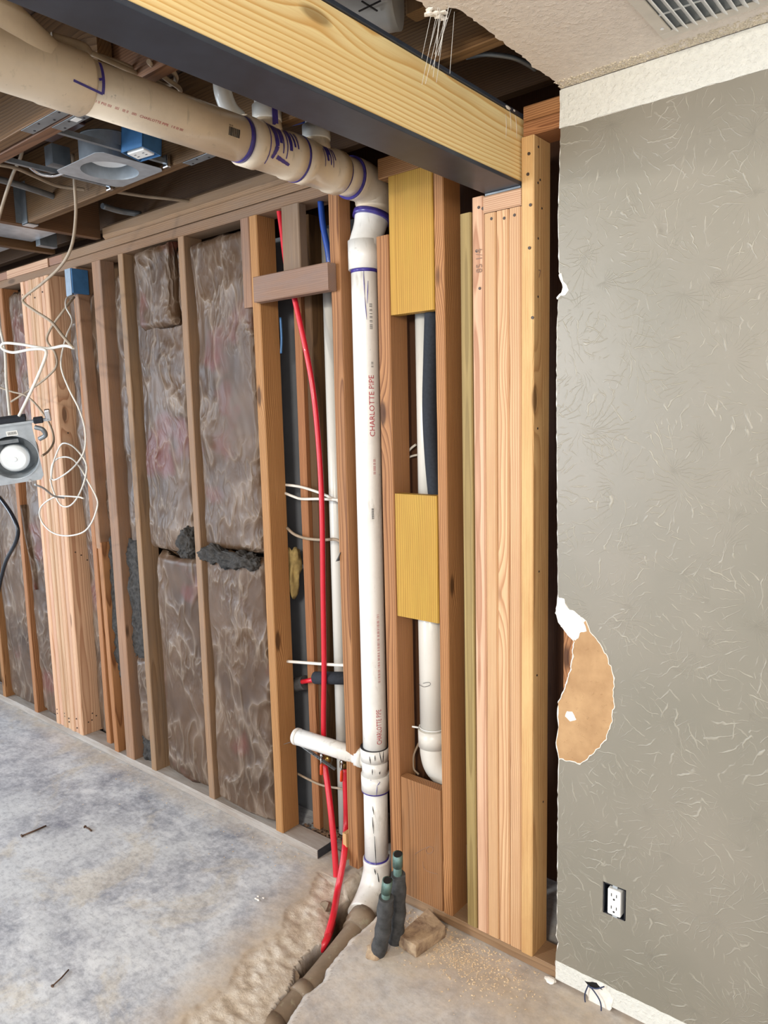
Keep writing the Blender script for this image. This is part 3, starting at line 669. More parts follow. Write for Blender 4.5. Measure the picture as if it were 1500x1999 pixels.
# ducts
dct = empty('sheet_metal_duct', (-3.3, -.3, 2.47), 'shiny sheet metal duct between joists at far left', 'duct')
MB().box(-3.475, -3.125, -1.2, -.11, 2.475, 2.66).build('duct_body', M['galv'], dct, bevel=.003)
MB().box(-3.47, -3.13, -.43, -.405, 2.452, 2.4745).build('flange_strip', M['galv'], dct, bevel=.001)
MB().box(-3.44, -3.4, -.11, -.03, 2.45, 2.62).build('end_flap', M['galvdark'], dct)
mb = MB(); mb.box(-5.2, -3.53, -.6, -.16, 2.455, 2.65); tag(mb.build('metal_duct', M['galvdark'], None, bevel=.004), 'dull grey duct box past the dark header at the left edge', 'duct')
wd = MB(); P = [(-1.36,-.62,2.58),(-1.25,-.56,2.56),(-1.15,-.50,2.555),(-1.06,-.455,2.555)]
wd.tube(spline(P, 5), .078, 24); wo = wd.build('flexible_duct', M['white_duct']); tag(wo, 'white wrapped round duct above the beam with a black cross mark', 'duct')
mb = MB(); Q = Vector((-1.06,-.455,2.555)); 
q1 = atz(722, 12, 2.49)
mb.box(-.03, .03, -.0016, .0016, -.001, .001, Matrix.Translation(q1)).box(-.0016, .0016, -.025, .025, -.001, .001, Matrix.Translation(q1))
nest(mb.build('cross_mark', M['ink']), wo)
# ================================================================== DRAIN STACK
HX, HZ = -1.585, 2.372
ds = empty('drain_stack', (-1.61, .05, 0), 'beige and white glued drain pipe, from the ceiling run down to the floor trench', 'drain pipe')
def cyl(name, a, b, r, mat, parent=None, n=40, cap=True, steps=2):
    mb = MB(); a = Vector(a); b = Vector(b)
    mb.tube([a+(b-a)*i/(steps-1) for i in range(steps)], r, n, cap); return mb.build(name, M[mat], parent)
def lathe_y(name, prof, mat, x=HX, z=HZ, parent=None, n=40):    # prof: list of (y, r) along the run
    mb = MB(); mb.tube([(x, y, z) for y, r in prof], [r for y, r in prof], n); return mb.build(name, M[mat], parent)
R4 = .0565
lathe_y('long_pipe', [(-.965, R4), (-.44, R4)], 'pvc', parent=ds)
# tee pair with three top branches
lathe_y('double_tee', [(-.457, R4+.0065), (-.412, R4+.0065), (-.408, R4+.003), (-.305, R4+.003), (-.301, R4+.0065), (-.264, R4+.0065)], 'pvc', parent=ds)
lathe_y('tee', [(-.263, R4+.0065), (-.225, R4+.0065), (-.221, R4+.003), (-.130, R4+.003), (-.126, R4+.0065), (-.089, R4+.0065)], 'pvc', parent=ds)
lathe_y('short_pipe', [(-.09, R4), (-.02, R4)], 'pvc', parent=ds)
def prim(name, y0, y1, r, parent): return lathe_y(name, [(y0, r), (y1, r)], 'primer', parent=parent)
prim('primer_ring', -.472, -.4575, R4+.0008, ds); prim('primer_ring', -.267, -.260, R4+.0072, ds); prim('primer_ring', -.0885, -.079, R4+.0009, ds)
def branch(y, label=None, r=.028, top=2.52, x=HX, hub=.034):
    mb = MB(); mb.tube([(x, y, HZ+.02), (x, y, HZ+.075)], [r+.014, r+.004], 30); mb.build('branch_collar', M['pvc'], ds, smooth=False)
    mb = MB(); mb.tube([(x, y, HZ+.070), (x, y, HZ+.074), (x, y, HZ+.11)], [hub, hub, hub], 30); mb.build('branch_hub', M['pvcc'], ds)
branch(-.365, hub=.040, r=.033); branch(-.175, hub=.041, r=.033)
mb = MB(); mb.tube([(HX, -.365, HZ+.11), (HX, -.365, 2.66)], .033, 24); mb.build('riser_pipe', M['pvcc'], ds)
mb = MB(); mb.tube([(HX, -.175, HZ+.11), (HX, -.175, 2.66)], .033, 24); mb.build('riser_pipe', M['pvcc'], ds)
ry = -.49
vp = empty('vent_riser', (-1.64, -.46, 2.42), 'small grey-white pipe elbow rising behind the beige drain run', 'pipe')
mb = MB(); mb.tube(spline([(-1.66, -.40, 2.46), (-1.66, -.43, 2.475), (-1.655, -.455, 2.51), (-1.65, -.46, 2.56)], 5), .024, 22); mb.build('bend', M['pvcc'], vp)
mb = MB(); mb.tube([(-1.65, -.46, 2.54), (-1.65, -.46, 2.66)], .030, 22); mb.build('hub', M['pvcc'], vp)
# wye at the near end
lathe_y('wye_fitting', [(-1.45, R4+.006), (-1.2, R4+.006), (-1.0, R4+.006), (-.99, R4+.008), (-.95, R4+.008), (-.905, R4+.008), (-.898, R4+.004)], 'pvc', parent=ds)
mb = MB(); mb.tube(spline([(HX, -.985, HZ+.005), (HX+.004, -1.06, HZ+.045), (HX+.006, -1.15, HZ+.095), (HX+.01, -1.3, HZ+.18)], 5), R4+.004, 36); mb.build('wye_branch', M['pvc'], ds)
# purple stroke drawn on the run
def cyl_patch(name, th, ys, r, mat, parent, x=HX, z=HZ, shift=0.0, taper=0.0):
    """painted stroke on the run: (y, theta) path with a width"""
    mb = MB(); 
    for (y0, t0, y1, t1, wd_) in ys:
        y0 += shift; y1 += shift; n = 10; d = Vector((y1-y0, (t1-t0)*r)); L = max(d.length, 1e-6); nx_, ny_ = -d.y/L*wd_/2, d.x/L*wd_/2
        prev = None
        for i in range(n+1):
            k = i/n; yy = y0+(y1-y0)*k; tt = t0+(t1-t0)*k; row = []
            for sg0 in (-1, 1):
                sg = sg0*(1-taper*k**.7)*(1+.25*taper*math.sin(i*2.1+y0*90)); yq = yy+nx_*sg; tq = tt+ny_*sg/r; row.append(mb.bm.verts.new((x+math.sin(tq)*r, yq, z+math.cos(tq)*r)))
            if prev: mb.bm.faces.new((prev[0], prev[1], row[1], row[0]))
            prev = row
    return mb.build(name, M[mat], parent)
D = math.radians
cyl_patch('primer_stroke', 0, [(-.890, D(60), -.888, D(118), .007), (-.888, D(118), -.955, D(112), .005), (-.895, D(92), -.893, D(96), .011)], R4+.0087, 'primer', ds)
cyl_patch('primer_drip', 0, [(-.345, D(20), -.335, D(100), .020), (-.335, D(100), -.345, D(132), .014), (-.315, D(45), -.312, D(112), .006), (-.30, D(48), -.298, D(122), .005), (-.29, D(40), -.285, D(100), .016), (-.275, D(45), -.27, D(88), .010), (-.255, D(40), -.25, D(112), .0035), (-.235, D(30), -.228, D(108), .003), (-.33, D(125), -.28, D(135), .012), (-.325, D(30), -.322, D(90), .016), (-.262, D(45), -.258, D(90), .007)], R4+.0040, 'primer', ds, shift=-.05, taper=.35)
cyl_patch('primer_drip', 0, [(-.135, D(50), -.130, D(92), .012), (-.122, D(50), -.118, D(100), .006), (-.112, D(50), -.108, D(104), .004), (-.145, D(60), -.141, D(108), .003), (-.105, D(52), -.10, D(84), .006), (-.128, D(48), -.126, D(75), .014)], R4+.0040, 'primer', ds, shift=-.06, taper=.4)
cyl_patch('primer_ring', 0, [(-.412, D(20), -.410, D(150), .003)], R4+.0072, 'primer', ds)
mb = MB(); mb.box(HX+.0395, HX+.0403, -.382, -.362, HZ+.05, HZ+.105); mb.build('primer_drip', M['primer'], ds)
# printed line and barcode on the run
def cyl_text(s, size, y_start, th, r, mat, parent, x=HX, z=HZ, flip=1, sx=1.0):
    me = text_mesh(s, size)
    for v in me.vertices:
        yy = y_start+v.co.x*sx*flip; t = th-v.co.y*flip/r; v.co = Vector((x+math.sin(t)*r, yy, z+math.cos(t)*r))
    me.materials.clear(); me.materials.append(mat); o = bpy.data.objects.new('printed_line', me); COL.objects.link(o); nest(o, parent)
cyl_text('I II PIII IIII   IIII   III II   IIIII   CHARLOTTE PIPE   I II III IIII', .0085, -.895, D(140), R4+.0006, M['redink'], ds, sx=1.15)
mb = MB(); rnd = random.Random(3); y = -.545
while y < -.512:
    wdt = rnd.choice((.0009, .0015, .0022)); 
    for t0 in (0,): 
        ths = [D(93), D(103), D(113)]; pv = None
        for tq in ths:
            row = [mb.bm.verts.new((HX+math.sin(tq)*(R4+.0007), yy, HZ+math.cos(tq)*(R4+.0007))) for yy in (y, y+wdt)]
            if pv: mb.bm.faces.new((pv[0], pv[1], row[1], row[0]))
            pv = row
    y += wdt+rnd.choice((.0008, .0013))
mb.build('barcode', M['ink'], ds)
cyl_text('IIII IIII', .0055, -.545, D(91), R4+.0007, M['ink'], ds)
# elbow down to the stack
SX, SY = -1.606, .047; R3_ = .0425
mb = MB(); P = spline([(HX, -.03, HZ), (HX, .025, HZ-.001), (HX+.001, .070, HZ-.020), (HX-.003, .085, HZ-.055), (HX-.007, .080, HZ-.088)], 6)
n_ = len(P); mb.tube(P, [R4+.006]*4+[R4+.005+(0.0)*i for i in range(n_-8)]+[R4+.002]*4, 40); mb.build('elbow', M['pvc'], ds)
mb = MB(); mb.tube([(HX-.007, .080, HZ-.086), (HX-.009, .076, HZ-.103)], R4+.0065, 40); mb.build('primer_ring', M['primer'], ds)
prim('primer_ring', -.034, -.028, R4+.0070, ds)
mb = MB(); P = spline([(HX-.008, .078, HZ-.09), (-1.597, .070, HZ-.125), (-1.603, .056, HZ-.165), (SX, SY, HZ-.20), (SX, SY, 2.115)], 5)
mb.tube(P, [.056-.006*min(1, i/8) for i in range(len(P))], 40); mb.build('elbow_white', M['pvcw'], ds)
cyl('hub', (SX, SY, 2.20), (SX, SY, 2.110), .0505, 'pvcw', ds)
cyl('primer_ring', (SX, SY, 2.112), (SX, SY, 2.100), .0438, 'primer', ds)
cyl('stack_pipe', (SX, SY, 2.15), (SX-.007, SY, .44), R3_, 'pvcw', ds, steps=12)
SX2 = SX-.010
cyl('tee_hub', (SX2, SY, .500), (SX2, SY, .455), .050, 'pvcw', ds); cyl('tee_body', (SX2, SY, .456), (SX2, SY, .40), .046, 'pvcw', ds); cyl('tee_hub', (SX2, SY, .402), (SX2, SY, .345), .050, 'pvcw', ds)
for z0_, z1_ in ((.502, .499), (.3455, .340)):
    cyl('primer_ring', (SX2, SY, z0_), (SX2, SY, z1_), .0495, 'ink' if z0_ > .45 else 'primer', ds)
cyl('tee_branch', (SX2, SY, .45), (SX2-.075, SY-.02, .452), .030, 'pvcw', ds); cyl('tee_branch_hub', (SX2-.045, SY-.012, .451), (SX2-.066, SY-.018, .452), .036, 'pvcw', ds)
cyl('stack_pipe', (SX2, SY, .36), (SX2-.004, SY, .05), R3_, 'pvcw', ds); cyl('primer_ring', (SX2-.004, SY, .088), (SX2-.004, SY, .074), .0445, 'primer', ds)
mb = MB(); P = spline([(SX2-.004, SY, .082), (SX2-.004, SY-.002, .03), (SX2, SY-.03, -.02), (SX2+.012, SY-.075, -.045), (SX2+.03, SY-.13, -.055)], 6)
mb.tube(P, .0485, 36); mb.build('base_bend', M['pvcw'], ds)
# black marker streaks
def vtext(s, size, z0, th, r, mat, parent, cx=SX-.003, cy=SY, sx=1.0):
    me = text_mesh(s, size)
    for v in me.vertices:
        t = th-v.co.y/r; zz = z0+v.co.x*sx; cx_ = SX-.007*(2.15-zz)/1.71; v.co = Vector((cx_+math.cos(t)*r, cy+math.sin(t)*r, zz))
    me.materials.clear(); me.materials.append(mat); o = bpy.data.objects.new('printed_line', me); COL.objects.link(o); nest(o, parent)
TH = D(-17)
# theta grows anticlockwise from +X; the text's up direction runs to the left as seen by the viewer
vtext('CHARLOTTE PIPE', .026, 1.578, TH, R3_+.0008, M['redink'], ds, sx=.98)
vtext('II III', .012, 1.80, TH, R3_+.0008, M['ink'], ds)
vtext('IIII IIIIIII III IIII', .013, 1.455, TH, R3_+.0008, M['redink'], ds, sx=.72)
vtext('IIII II II I II III', .015, 1.92, TH, R3_+.0008, M['ink'], ds, sx=1.1)
vtext('III I III III IIII  I III II  IIII III II  II III IIII I III  III IIII II I III IIII  I II I', .0125, .745, TH, R3_+.0008, M['redink'], ds, cx=SX-.005, sx=.80)
vtext('CHARLOTTE PIPE', .026, .525, TH, R3_+.0008, M['redink'], ds, cx=SX-.006, sx=.62)
def vstreak(pts, w_, mat, parent, r=R3_+.0007, cx=SX-.008, cy=SY, name='marker_streak'):
    mb = MB()
    for (z0, t0, z1, t1) in pts:
        a = Vector((cx+math.cos(t0)*r, cy+math.sin(t0)*r, z0)); b = Vector((cx+math.cos(t1)*r, cy+math.sin(t1)*r, z1))
        mb.tube([a, (a+b)/2*1.0, b], [w_*.4, w_, w_*.3], 5)
    mb.build(name, M[mat], parent)
vstreak([(.26, D(-70), .20, D(-66)), (.19, D(-62), .08, D(-58)), (.30, D(-68), .27, D(-62))], .0016, 'ink', ds)
vstreak([(.055, D(-50), -.005, D(-42)), (.0, D(-60), -.02, D(-40)), (.07, D(-62), .05, D(-58))], .0022, 'ink', ds, r=.0495, cx=SX2)
vstreak([(.50, D(-30), .46, D(-22)), (.46, D(-16), .50, D(-12)), (.44, D(-60), .42, D(-60)), (.42, D(-32), .43, D(-30)), (.485, D(-70), .46, D(-66)), (.49, D(-48), .47, D(-48))], .0018, 'ink', ds, r=.0508, cx=SX2)
vstreak([(.400, D(-70), .392, D(-30)), (.392, D(-30), .38, D(-42)), (.38, D(-42), .345, D(-46))], .0014, 'primer', ds, r=.0508, cx=SX2)
vstreak([(2.10, D(-52), 2.02, D(-50)), (2.02, D(-50), 1.95, D(-44)), (2.07, D(-34), 2.0, D(-40))], .0016, 'primer', ds, cx=SX)
mb = MB(); r = R3_+.0008
for k in range(9):
    z = 1.31+k*.004; a0, a1 = D(-40), D(-30); mb.tube([(SX-.004+math.cos(a0)*r, SY+math.sin(a0)*r, z), (SX-.004+math.cos(a1)*r, SY+math.sin(a1)*r, z)], .0011, 5)
mb.build('barcode', M['ink'], ds)
# stub-out pipe
Lp = atz(578, 1437, .468)
mb = MB(); a = Vector((SX2-.06, SY-.016, .452)); mb.tube([a, a+(Lp-a)*.5, Lp], .0302, 32); mb.build('stub_out_pipe', M['pvcw'], ds)
mb = MB(); dd = (Lp-a).normalized(); mb.tube([Lp-dd*.012, Lp, Lp+dd*.006], [.0315, .0315, .027], 32); mb.build('stub_cap', M['pvcw'], ds)
# buried pipe in the trench
bp_ = empty('buried_pipe', (-1.5, -.4, -.12), 'dusty grey drain pipe lying in the broken floor trench', 'drain pipe')
tr = [atz(x, y, z) for x, y, z in ((712,1790,-.055),(690,1822,-.062),(645,1880,-.075),(600,1935,-.08),(560,1975,-.085),(530,2010,-.088))]
tr += [tr[-1]+(tr[-1]-tr[-2])*k for k in (1, 3)]
mb = MB(); mb.tube(spline(tr, 5), .036, 28); mb.build('pipe_run', M['pvcd'], bp_)
mb = MB(); a, b = tr[0], tr[1]; mb.tube([a, a+(b-a)*.55, a+(b-a)*.6, a+(b-a)*.95], [.049, .049, .043, .043], 28); mb.build('pipe_hub', M['pvcd'], bp_)
mb = MB(); a, b = tr[3], tr[4]; mb.tube([a, a+(b-a)*.5], .041, 28); mb.build('pipe_hub', M['pvcd'], bp_)
mb = MB(); a, b = tr[4], tr[5]; mb.tube([a+(b-a)*.7, b+(b-a)*.5], .042, 28); mb.build('pipe_hub', M['pvcd'], bp_)
# rear pipes
def pipe(name, pts, r, mat, label, cat='pipe', n=20, grp=None, seg=8, squash=1.0):
    mb = MB(); mb.tube(spline(pts, seg) if len(pts) > 2 else [Vector(p) for p in pts], r, n, squash=squash); return tag(mb.build(name, M[mat]), label, cat, grp)
vpipe = pipe('vent_pipe', [(-1.882, .165, .03), (-1.872, .165, 2.30)], .0245, 'pvcc', 'upright white vent pipe standing behind the red pipe')
# niche pipes
npipe = empty('niche_pipe', (-1.40, .10, 1.1), 'white pipe running down inside the narrow niche to an elbow', 'pipe')
cyl('pipe_run', (-1.409, .105, 2.0), (-1.409, .105, 1.2), .032, 'pvcc', npipe); cyl('pipe_run', (-1.399, .098, 1.2), (-1.399, .098, .56), .043, 'pvcc', npipe)
cyl('elbow_hub', (-1.399, .098, .605), (-1.399, .098, .545), .050, 'pvcc', npipe)
mb = MB(); mb.tube(spline([(-1.399, .098, .56), (-1.398, .10, .515), (-1.388, .105, .475), (-1.36, .118, .445), (-1.32, .13, .435)], 6), .046, 30); mb.build('elbow', M['pvcc'], npipe)
mb = MB(); mb.tube([(-1.399+math.cos(a)*.0455, .098+math.sin(a)*.0455, .612) for a in [i*PI/12 for i in range(25)]], .0018, 6, caps=False); mb.tube([(-1.43, .06, .612), (-1.45, .05, .614)], .003, 6); mb.build('zip_tie', M['white'], npipe)
squ = MB(); squ.tube(spline([at(x, y, .053) for x, y in ((816,1335),(828,1341),(840,1337),(838,1332),(826,1334))], 4), .0007, 5); squ.build('marker_scribble', M['ink'], npipe)
pipe('foam_sleeve', [at(845, 600, .055), at(842, 700, .055), at(840, 800, .055), at(845, 900, .055), at(853, 985, .055)], .026, 'foam', 'dark grey foam pipe sleeve beside the white pipe in the niche', 'foam sleeve', squash=.9)
pipe('foam_sleeve', [(-1.345, .125, .40), (-1.345, .125, .30), (-1.345, .125, .05)], .03, 'foam', 'black foam sleeve low in the niche behind the wide board', 'foam sleeve')
# PEX
pipe('red_pipe', [at(x, y, Y) for x, y, Y in ((545,408,.03),(551,450,.03),(560,520,.03),(577,590,.035),(601,700,.04),(614,780,.045),(624,890,.05),(629,1000,.05),(631,1150,.05),(633,1300,.05),(632,1400,.05),(633,1475,.05))], .0098, 'pexred', 'long red flexible water pipe curving down the plumbing bay', 'water pipe', 16)
pipe('red_pipe', [at(634,1492,.05), at(641,1540,.03), at(649,1610,.0), at(655,1680,-.02), at(657,1730,-.04), at(652,1790,-.10)]+[atz(640,1830,-.05), atz(616,1872,-.10)], .0115, 'pexred', 'red flexible water pipe from the left shutoff valve into the trench', 'water pipe', 16)
pipe('red_pipe', [at(674,1500,.075), at(676,1560,.07), at(676,1610,.055), at(673,1660,-.01), at(667,1700,-.05), at(659,1740,-.09)]+[atz(650,1790,-.02), atz(632,1845,-.07), atz(608,1882,-.105)], .0115, 'pexred', 'red flexible water pipe from the right shutoff valve into the trench', 'water pipe', 16)
pipe('blue_pipe', [at(626,392,.045), at(631,440,.045), at(642,500,.05), at(645,560,.06)], .0105, 'pexblue', 'blue flexible water pipe at the top of the plumbing bay', 'water pipe', 16)
pipe('blue_pipe', [(-1.75,-.33,2.50), (-1.70,-.26,2.49), (-1.60,-.20,2.50), (-1.5,-.16,2.51)], .0105, 'pexblue', 'blue pipe passing behind the beige tee above', 'water pipe', 16)
pipe('blue_wire', [at(548,620,.06), at(550,660,.06), at(549,690,.06)], .004, 'blue', 'short blue plastic strip behind the knotty stud', 'strip')
def valve(px, py, hx, hy, ex, ey, Y, label):
    c = at(px, py, Y); e_ = empty('shutoff_valve', c, label, 'valve', 'shutoff valves under the stub pipe')
    mb = MB(); mb.tube([c+Vector((0,0,.022)), c+Vector((0,0,.012)), c+Vector((0,0,.011)), c-Vector((0,0,.011)), c-Vector((0,0,.012)), c-Vector((0,0,.024))], [.012,.012,.0165,.0165,.012,.012], 16); mb.build('brass_body', M['brass'], e_)
    h = at(hx, hy, Y-.035); mb = MB(); mb.tube([c+Vector((-.004,-.01,0)), h], .006, 10); mb.build('stem', M['brass'], e_)
    mb = MB(); mb.tube([h+Vector((.003,.003,0)), h-Vector((.003,.004,0))], .009, 6); mb.build('nut', M['chrome'], e_)
    e2 = at(ex, ey, Y-.045); d = (e2-h)
    mb = MB(); mb.tube([h, h+d*.35, h+d*.45], [.006,.005,.006], 8, squash=.4); mb.build('lever', M['chrome'], e_)
    mb = MB(); mb.tube([h+d*.42, h+d*.5, h+d*.95, e2], [.005,.008,.008,.004], 10, squash=.5); mb.build('orange_grip', M['orange'], e_)
valve(640, 1480, 628, 1474, 628, 1513, .05, 'brass shutoff valve with orange lever, left under the stub pipe')
valve(672, 1492, 668, 1487, 667, 1526, .075, 'brass shutoff valve with orange lever, right against the stud')
ps = empty('perforated_strap', at(600, 1460, -.01), 'perforated metal strap running under the white stub pipe', 'strap')
a, b = at(557, 1452, -.004), at(655, 1502, .03)
mb = MB(); mb.tube([a, at(576,1446,-.02), at(590,1456,-.01), b], .008, 8, squash=.12); mb.build('strap_band', M['galvdark'], ps)
for i in range(9):
    q = at(576,1446,-.02).lerp(b, (i+.5)/9.5); mb = MB(); mb.tube([q+Vector((0,-.003,0)), q+Vector((0,-.0045,0))], .0028, 8); mb.build('strap_hole', M['ink'], ps)
# horizontal foam pipe and cables behind
fp = empty('foam_pipe', at(640, 1322, .1), 'black foam-sleeved horizontal pipe with a bare red section', 'pipe')
mb = MB(); mb.tube([at(616,1323,.075), at(680,1324,.085)], .0235, 18); mb.build('foam_cover', M['foam'], fp)
mb = MB(); mb.tube([at(590,1331,.08), at(618,1326,.08)], .009, 14); mb.build('red_section', M['pexred'], fp)
mb = MB(); mb.tube(spline([at(597,1332,.12), at(580,1336,.12), at(560,1345,.13)], 4), .028, 18); mb.build('foam_cover', M['foamdirty'], fp)
def cable(name, pts, r, mat, label, cat='cable', grp=None, seg=7): return pipe(name, pts, r, mat, label, cat, 8, grp, seg)
cable('white_cable', [at(x, y, .09) for x, y in ((555,946),(585,950),(610,957),(632,965),(652,974),(665,980))], .0052, 'cable', 'uppermost white cable crossing behind the red pipe')
cable('white_cable', [at(x, y, .085) for x, y in ((555,962),(575,970),(590,974),(625,974),(665,976))], .0052, 'cable', 'second white cable crossing behind the red pipe, joining the uppermost')
cable('white_cable', [at(x, y, .085) for x, y in ((560,1030),(575,1043),(598,1051),(630,1054),(655,1053),(672,1062))], .0055, 'cabled', 'white cable with a drooping end crossing mid height')
cable('white_cable', [at(x, y, .06) for x, y in ((560,1291),(600,1294),(640,1297),(680,1299))], .006, 'cable', 'straight white cable just above the black foam pipe')
cable('white_cable', [at(x, y, .10) for x, y in ((570,1504),(600,1520),(630,1533),(675,1541))], .0045, 'cabled', 'thin drooping cable low in the plumbing bay')
cable('white_cable', [at(x, y, .10) for x, y in ((795,884),(803,875),(812,868))], .004, 'cable', 'short white cable end entering the niche, upper of two', grp=None)
cable('white_cable', [at(x, y, .10) for x, y in ((795,894),(806,890),(815,888))], .0035, 'cable', 'short white cable end entering the niche, lower of two')
cable('white_cable', [at(x, y, .075) for x, y in ((818,1450),(808,1475),(808,1500),(818,1512))], .0035, 'cabled', 'grey cable looped beside the elbow at the niche foot')
mb = MB(); mb.blob(at(573, 1110, .13), .05, 3, .45, .6, 1.9, .8, 4); tag(mb.build('foam_scrap', M['yellowfoam'], smooth=True), 'yellowish foam scrap wedged behind the knotty stud', 'foam')
mb = MB(); mb.tube([at(665,1078,.0), at(660,1095,.0)], [.002, .012], 5, squash=.1); tag(mb.build('metal_tab', M['galvdark']), 'small grey metal tab on the stud edge left of the drain pipe', 'tab')
# ================================================================== COPPER STUBS
def stub(b, t, label, k):
    e_ = empty('copper_stub', b, label, 'pipe', 'capped copper stubs in the floor')
    b = Vector(b); t = Vector(t); v = t-b; side = Vector((.012, 0, 0))
    P = spline([b-Vector((.01, .0, .05)), b, b+v*.35+side*.6, b+v*.78+side*.3], 6)
    mb = MB(); mb.tube(P, [.024+.002*math.sin(i*1.7) for i in range(len(P))], 20); mb.build('foam_sleeve', M['foamdirty'], e_)
    mb = MB(); mb.tube([b+v*.6+side*.3, t-v.normalized()*.03], .0135, 20); mb.build('copper_pipe', M['copper'], e_)
    c = t-v.normalized()*.045
    mb = MB(); mb.tube([c, t, t-v.normalized()*.012], [.0155, .0155, .0125], 20); mb.build('coupling', M['copper'], e_)
    mb = MB(); mb.tube([t-v.normalized()*.008, t-v.normalized()*.0005], .0125, 16); mb.build('pipe_mouth', M['darkhole'], e_)
stub(atz(772, 1838, 0), at(777, 1667, -.20), 'taller copper stub in black foam rising from the floor, rear of the pair', 0)
stub(atz(738, 1862, 0), at(757, 1718, -.255), 'shorter leaning copper stub in black foam, front of the pair', 1)
mb = MB(); mb.blob(atz(735, 1856, .01), .030, 3, .9, 1.0, 1.1, .5, 7)
tag(mb.build('mortar_lump', M['block'], smooth=True), 'grey mortar lump at the foot of the copper stubs', 'mortar')
# block and debris
Q = [atz(x, y, .045) for x, y in ((778,1823),(812,1845),(870,1805),(836,1770))]
mb = MB(); mb.prism([(p.x, p.y) for p in Q], .001, .042, 'z'); wbk = mb.build('wood_block', M['block'], bevel=.003); tag(wbk, 'dust-covered wood block lying on the floor by the copper stubs', 'block')
for (a, b, r, lab) in (((42,1632),(90,1612),.0035,'long rusty nail lying on the pale floor at left'), ((102,1925),(134,1893),.0022,'thin bent nail lying on the floor near the bottom left'), ((166,1614),(178,1622),.003,'small screw on the floor right of the long nail')):
    A, B = atz(*a, .004), atz(*b, .004); mb = MB(); mb.tube([A, (A+B)/2+Vector((.002,.002,0)), B], r, 8)
    nl = mb.build('nail', M['rust'], smooth=True); tag(nl, lab, 'nail'); mb = MB(); d = (B-A).normalized(); mb.tube([A-d*.001, A+d*.002], r*2.1, 10); nest(mb.build('head', M['rust']), nl)
mb = MB(); rr = random.Random(5)
def chipbit(x, y, z, s):
    R = Matrix.Translation((x, y, z+s*.3)) @ Matrix.Rotation(rr.uniform(0, 6), 4, 'Z') @ Matrix.Rotation(rr.uniform(-.5, .5), 4, 'X')
    mb.box(-s, s, -s*.5, s*.5, -s*.2, s*.2, R)
for i in range(1500):
    px = rr.gauss(850, 90); py = 1800+(px-850)*.50+rr.gauss(35, 30); P = atz(px, py, 0)
    if P.y < -.01 and P.x > holeR(P.y)+.03 and P.x < -.9: chipbit(P.x, P.y, 0, rr.uniform(.0008, .003))
for i in range(260):
    P = atz(rr.gauss(970, 70), rr.gauss(1890, 30), 0)
    if P.y < -.01 and P.x > -1.3: chipbit(P.x, P.y, 0, rr.uniform(.0008, .0032))
for i in range(120):
    x = rr.uniform(-3.4, -1.9); chipbit(x, rr.gauss(-.07, .04) if rr.random() < .8 else rr.uniform(-.5, 0), 0, rr.uniform(.001, .003))
o = mb.build('sawdust', plain('sawdust', (226, 202, 166), .8, 0, .15, 200), recalc=False); tag(o, 'pale sawdust and wood chips scattered on the floor along the wall', 'sawdust', kind='stuff')
mb = MB()
for i in range(240):
    P = Vector((rr.uniform(-2.05, -1.97)+rr.uniform(0, .12), rr.uniform(.09, .2), 0)); chipbit(P.x, P.y, .0+rr.random()*.03, rr.uniform(.003, .009))
o = mb.build('wood_debris', M['dirtyblock'], recalc=False); tag(o, 'pile of brown wood debris between studs behind the plate end', 'debris', kind='stuff')
mb = MB()
for i in range(6): mb.blob(atz(rr.uniform(500,515), rr.uniform(1748,1758), .004), .004, 1, 1.3, 1, .6, .5, i)
tag(mb.build('plaster_flake', M['gypsum']), 'white plaster flake on the concrete left of the trench', 'flake')
mb = MB(); mb.blob(atz(637, 1770, -.03), .022, 2, .9, .8, .9, .7, 3); tag(mb.build('dirt_clod', M['pvcd']), 'brown dirt clod at the trench edge beside the red pipes', 'clod')
mb = MB(); mb.blob(atz(572, 1908, -.07), .022, 2, 1.2, .9, .7, .6, 5); tag(mb.build('dirt_clod', M['pvcd']), 'flat stone in the trench beside the buried pipe', 'stone')
# blue wires at the wall foot
bw = [(1148,1925),(1142,1945),(1148,1975),(1165,1992),(1172,1998)]; bw2 = [(1148,1922),(1160,1935),(1172,1955),(1174,1975),(1168,1992)]; bw3 = [(1150,1926),(1165,1930),(1180,1926)]
for pts, lab in ((bw, 'left strand'), (bw2, 'right strand'), (bw3, 'short top strand')):
    cable('blue_wire', [at(x, y, -.022-.01*(y-1920)/80) for x, y in pts], .0018, 'cableblue', lab+' of thin blue wire hanging from the hole at the wall foot', 'wire')
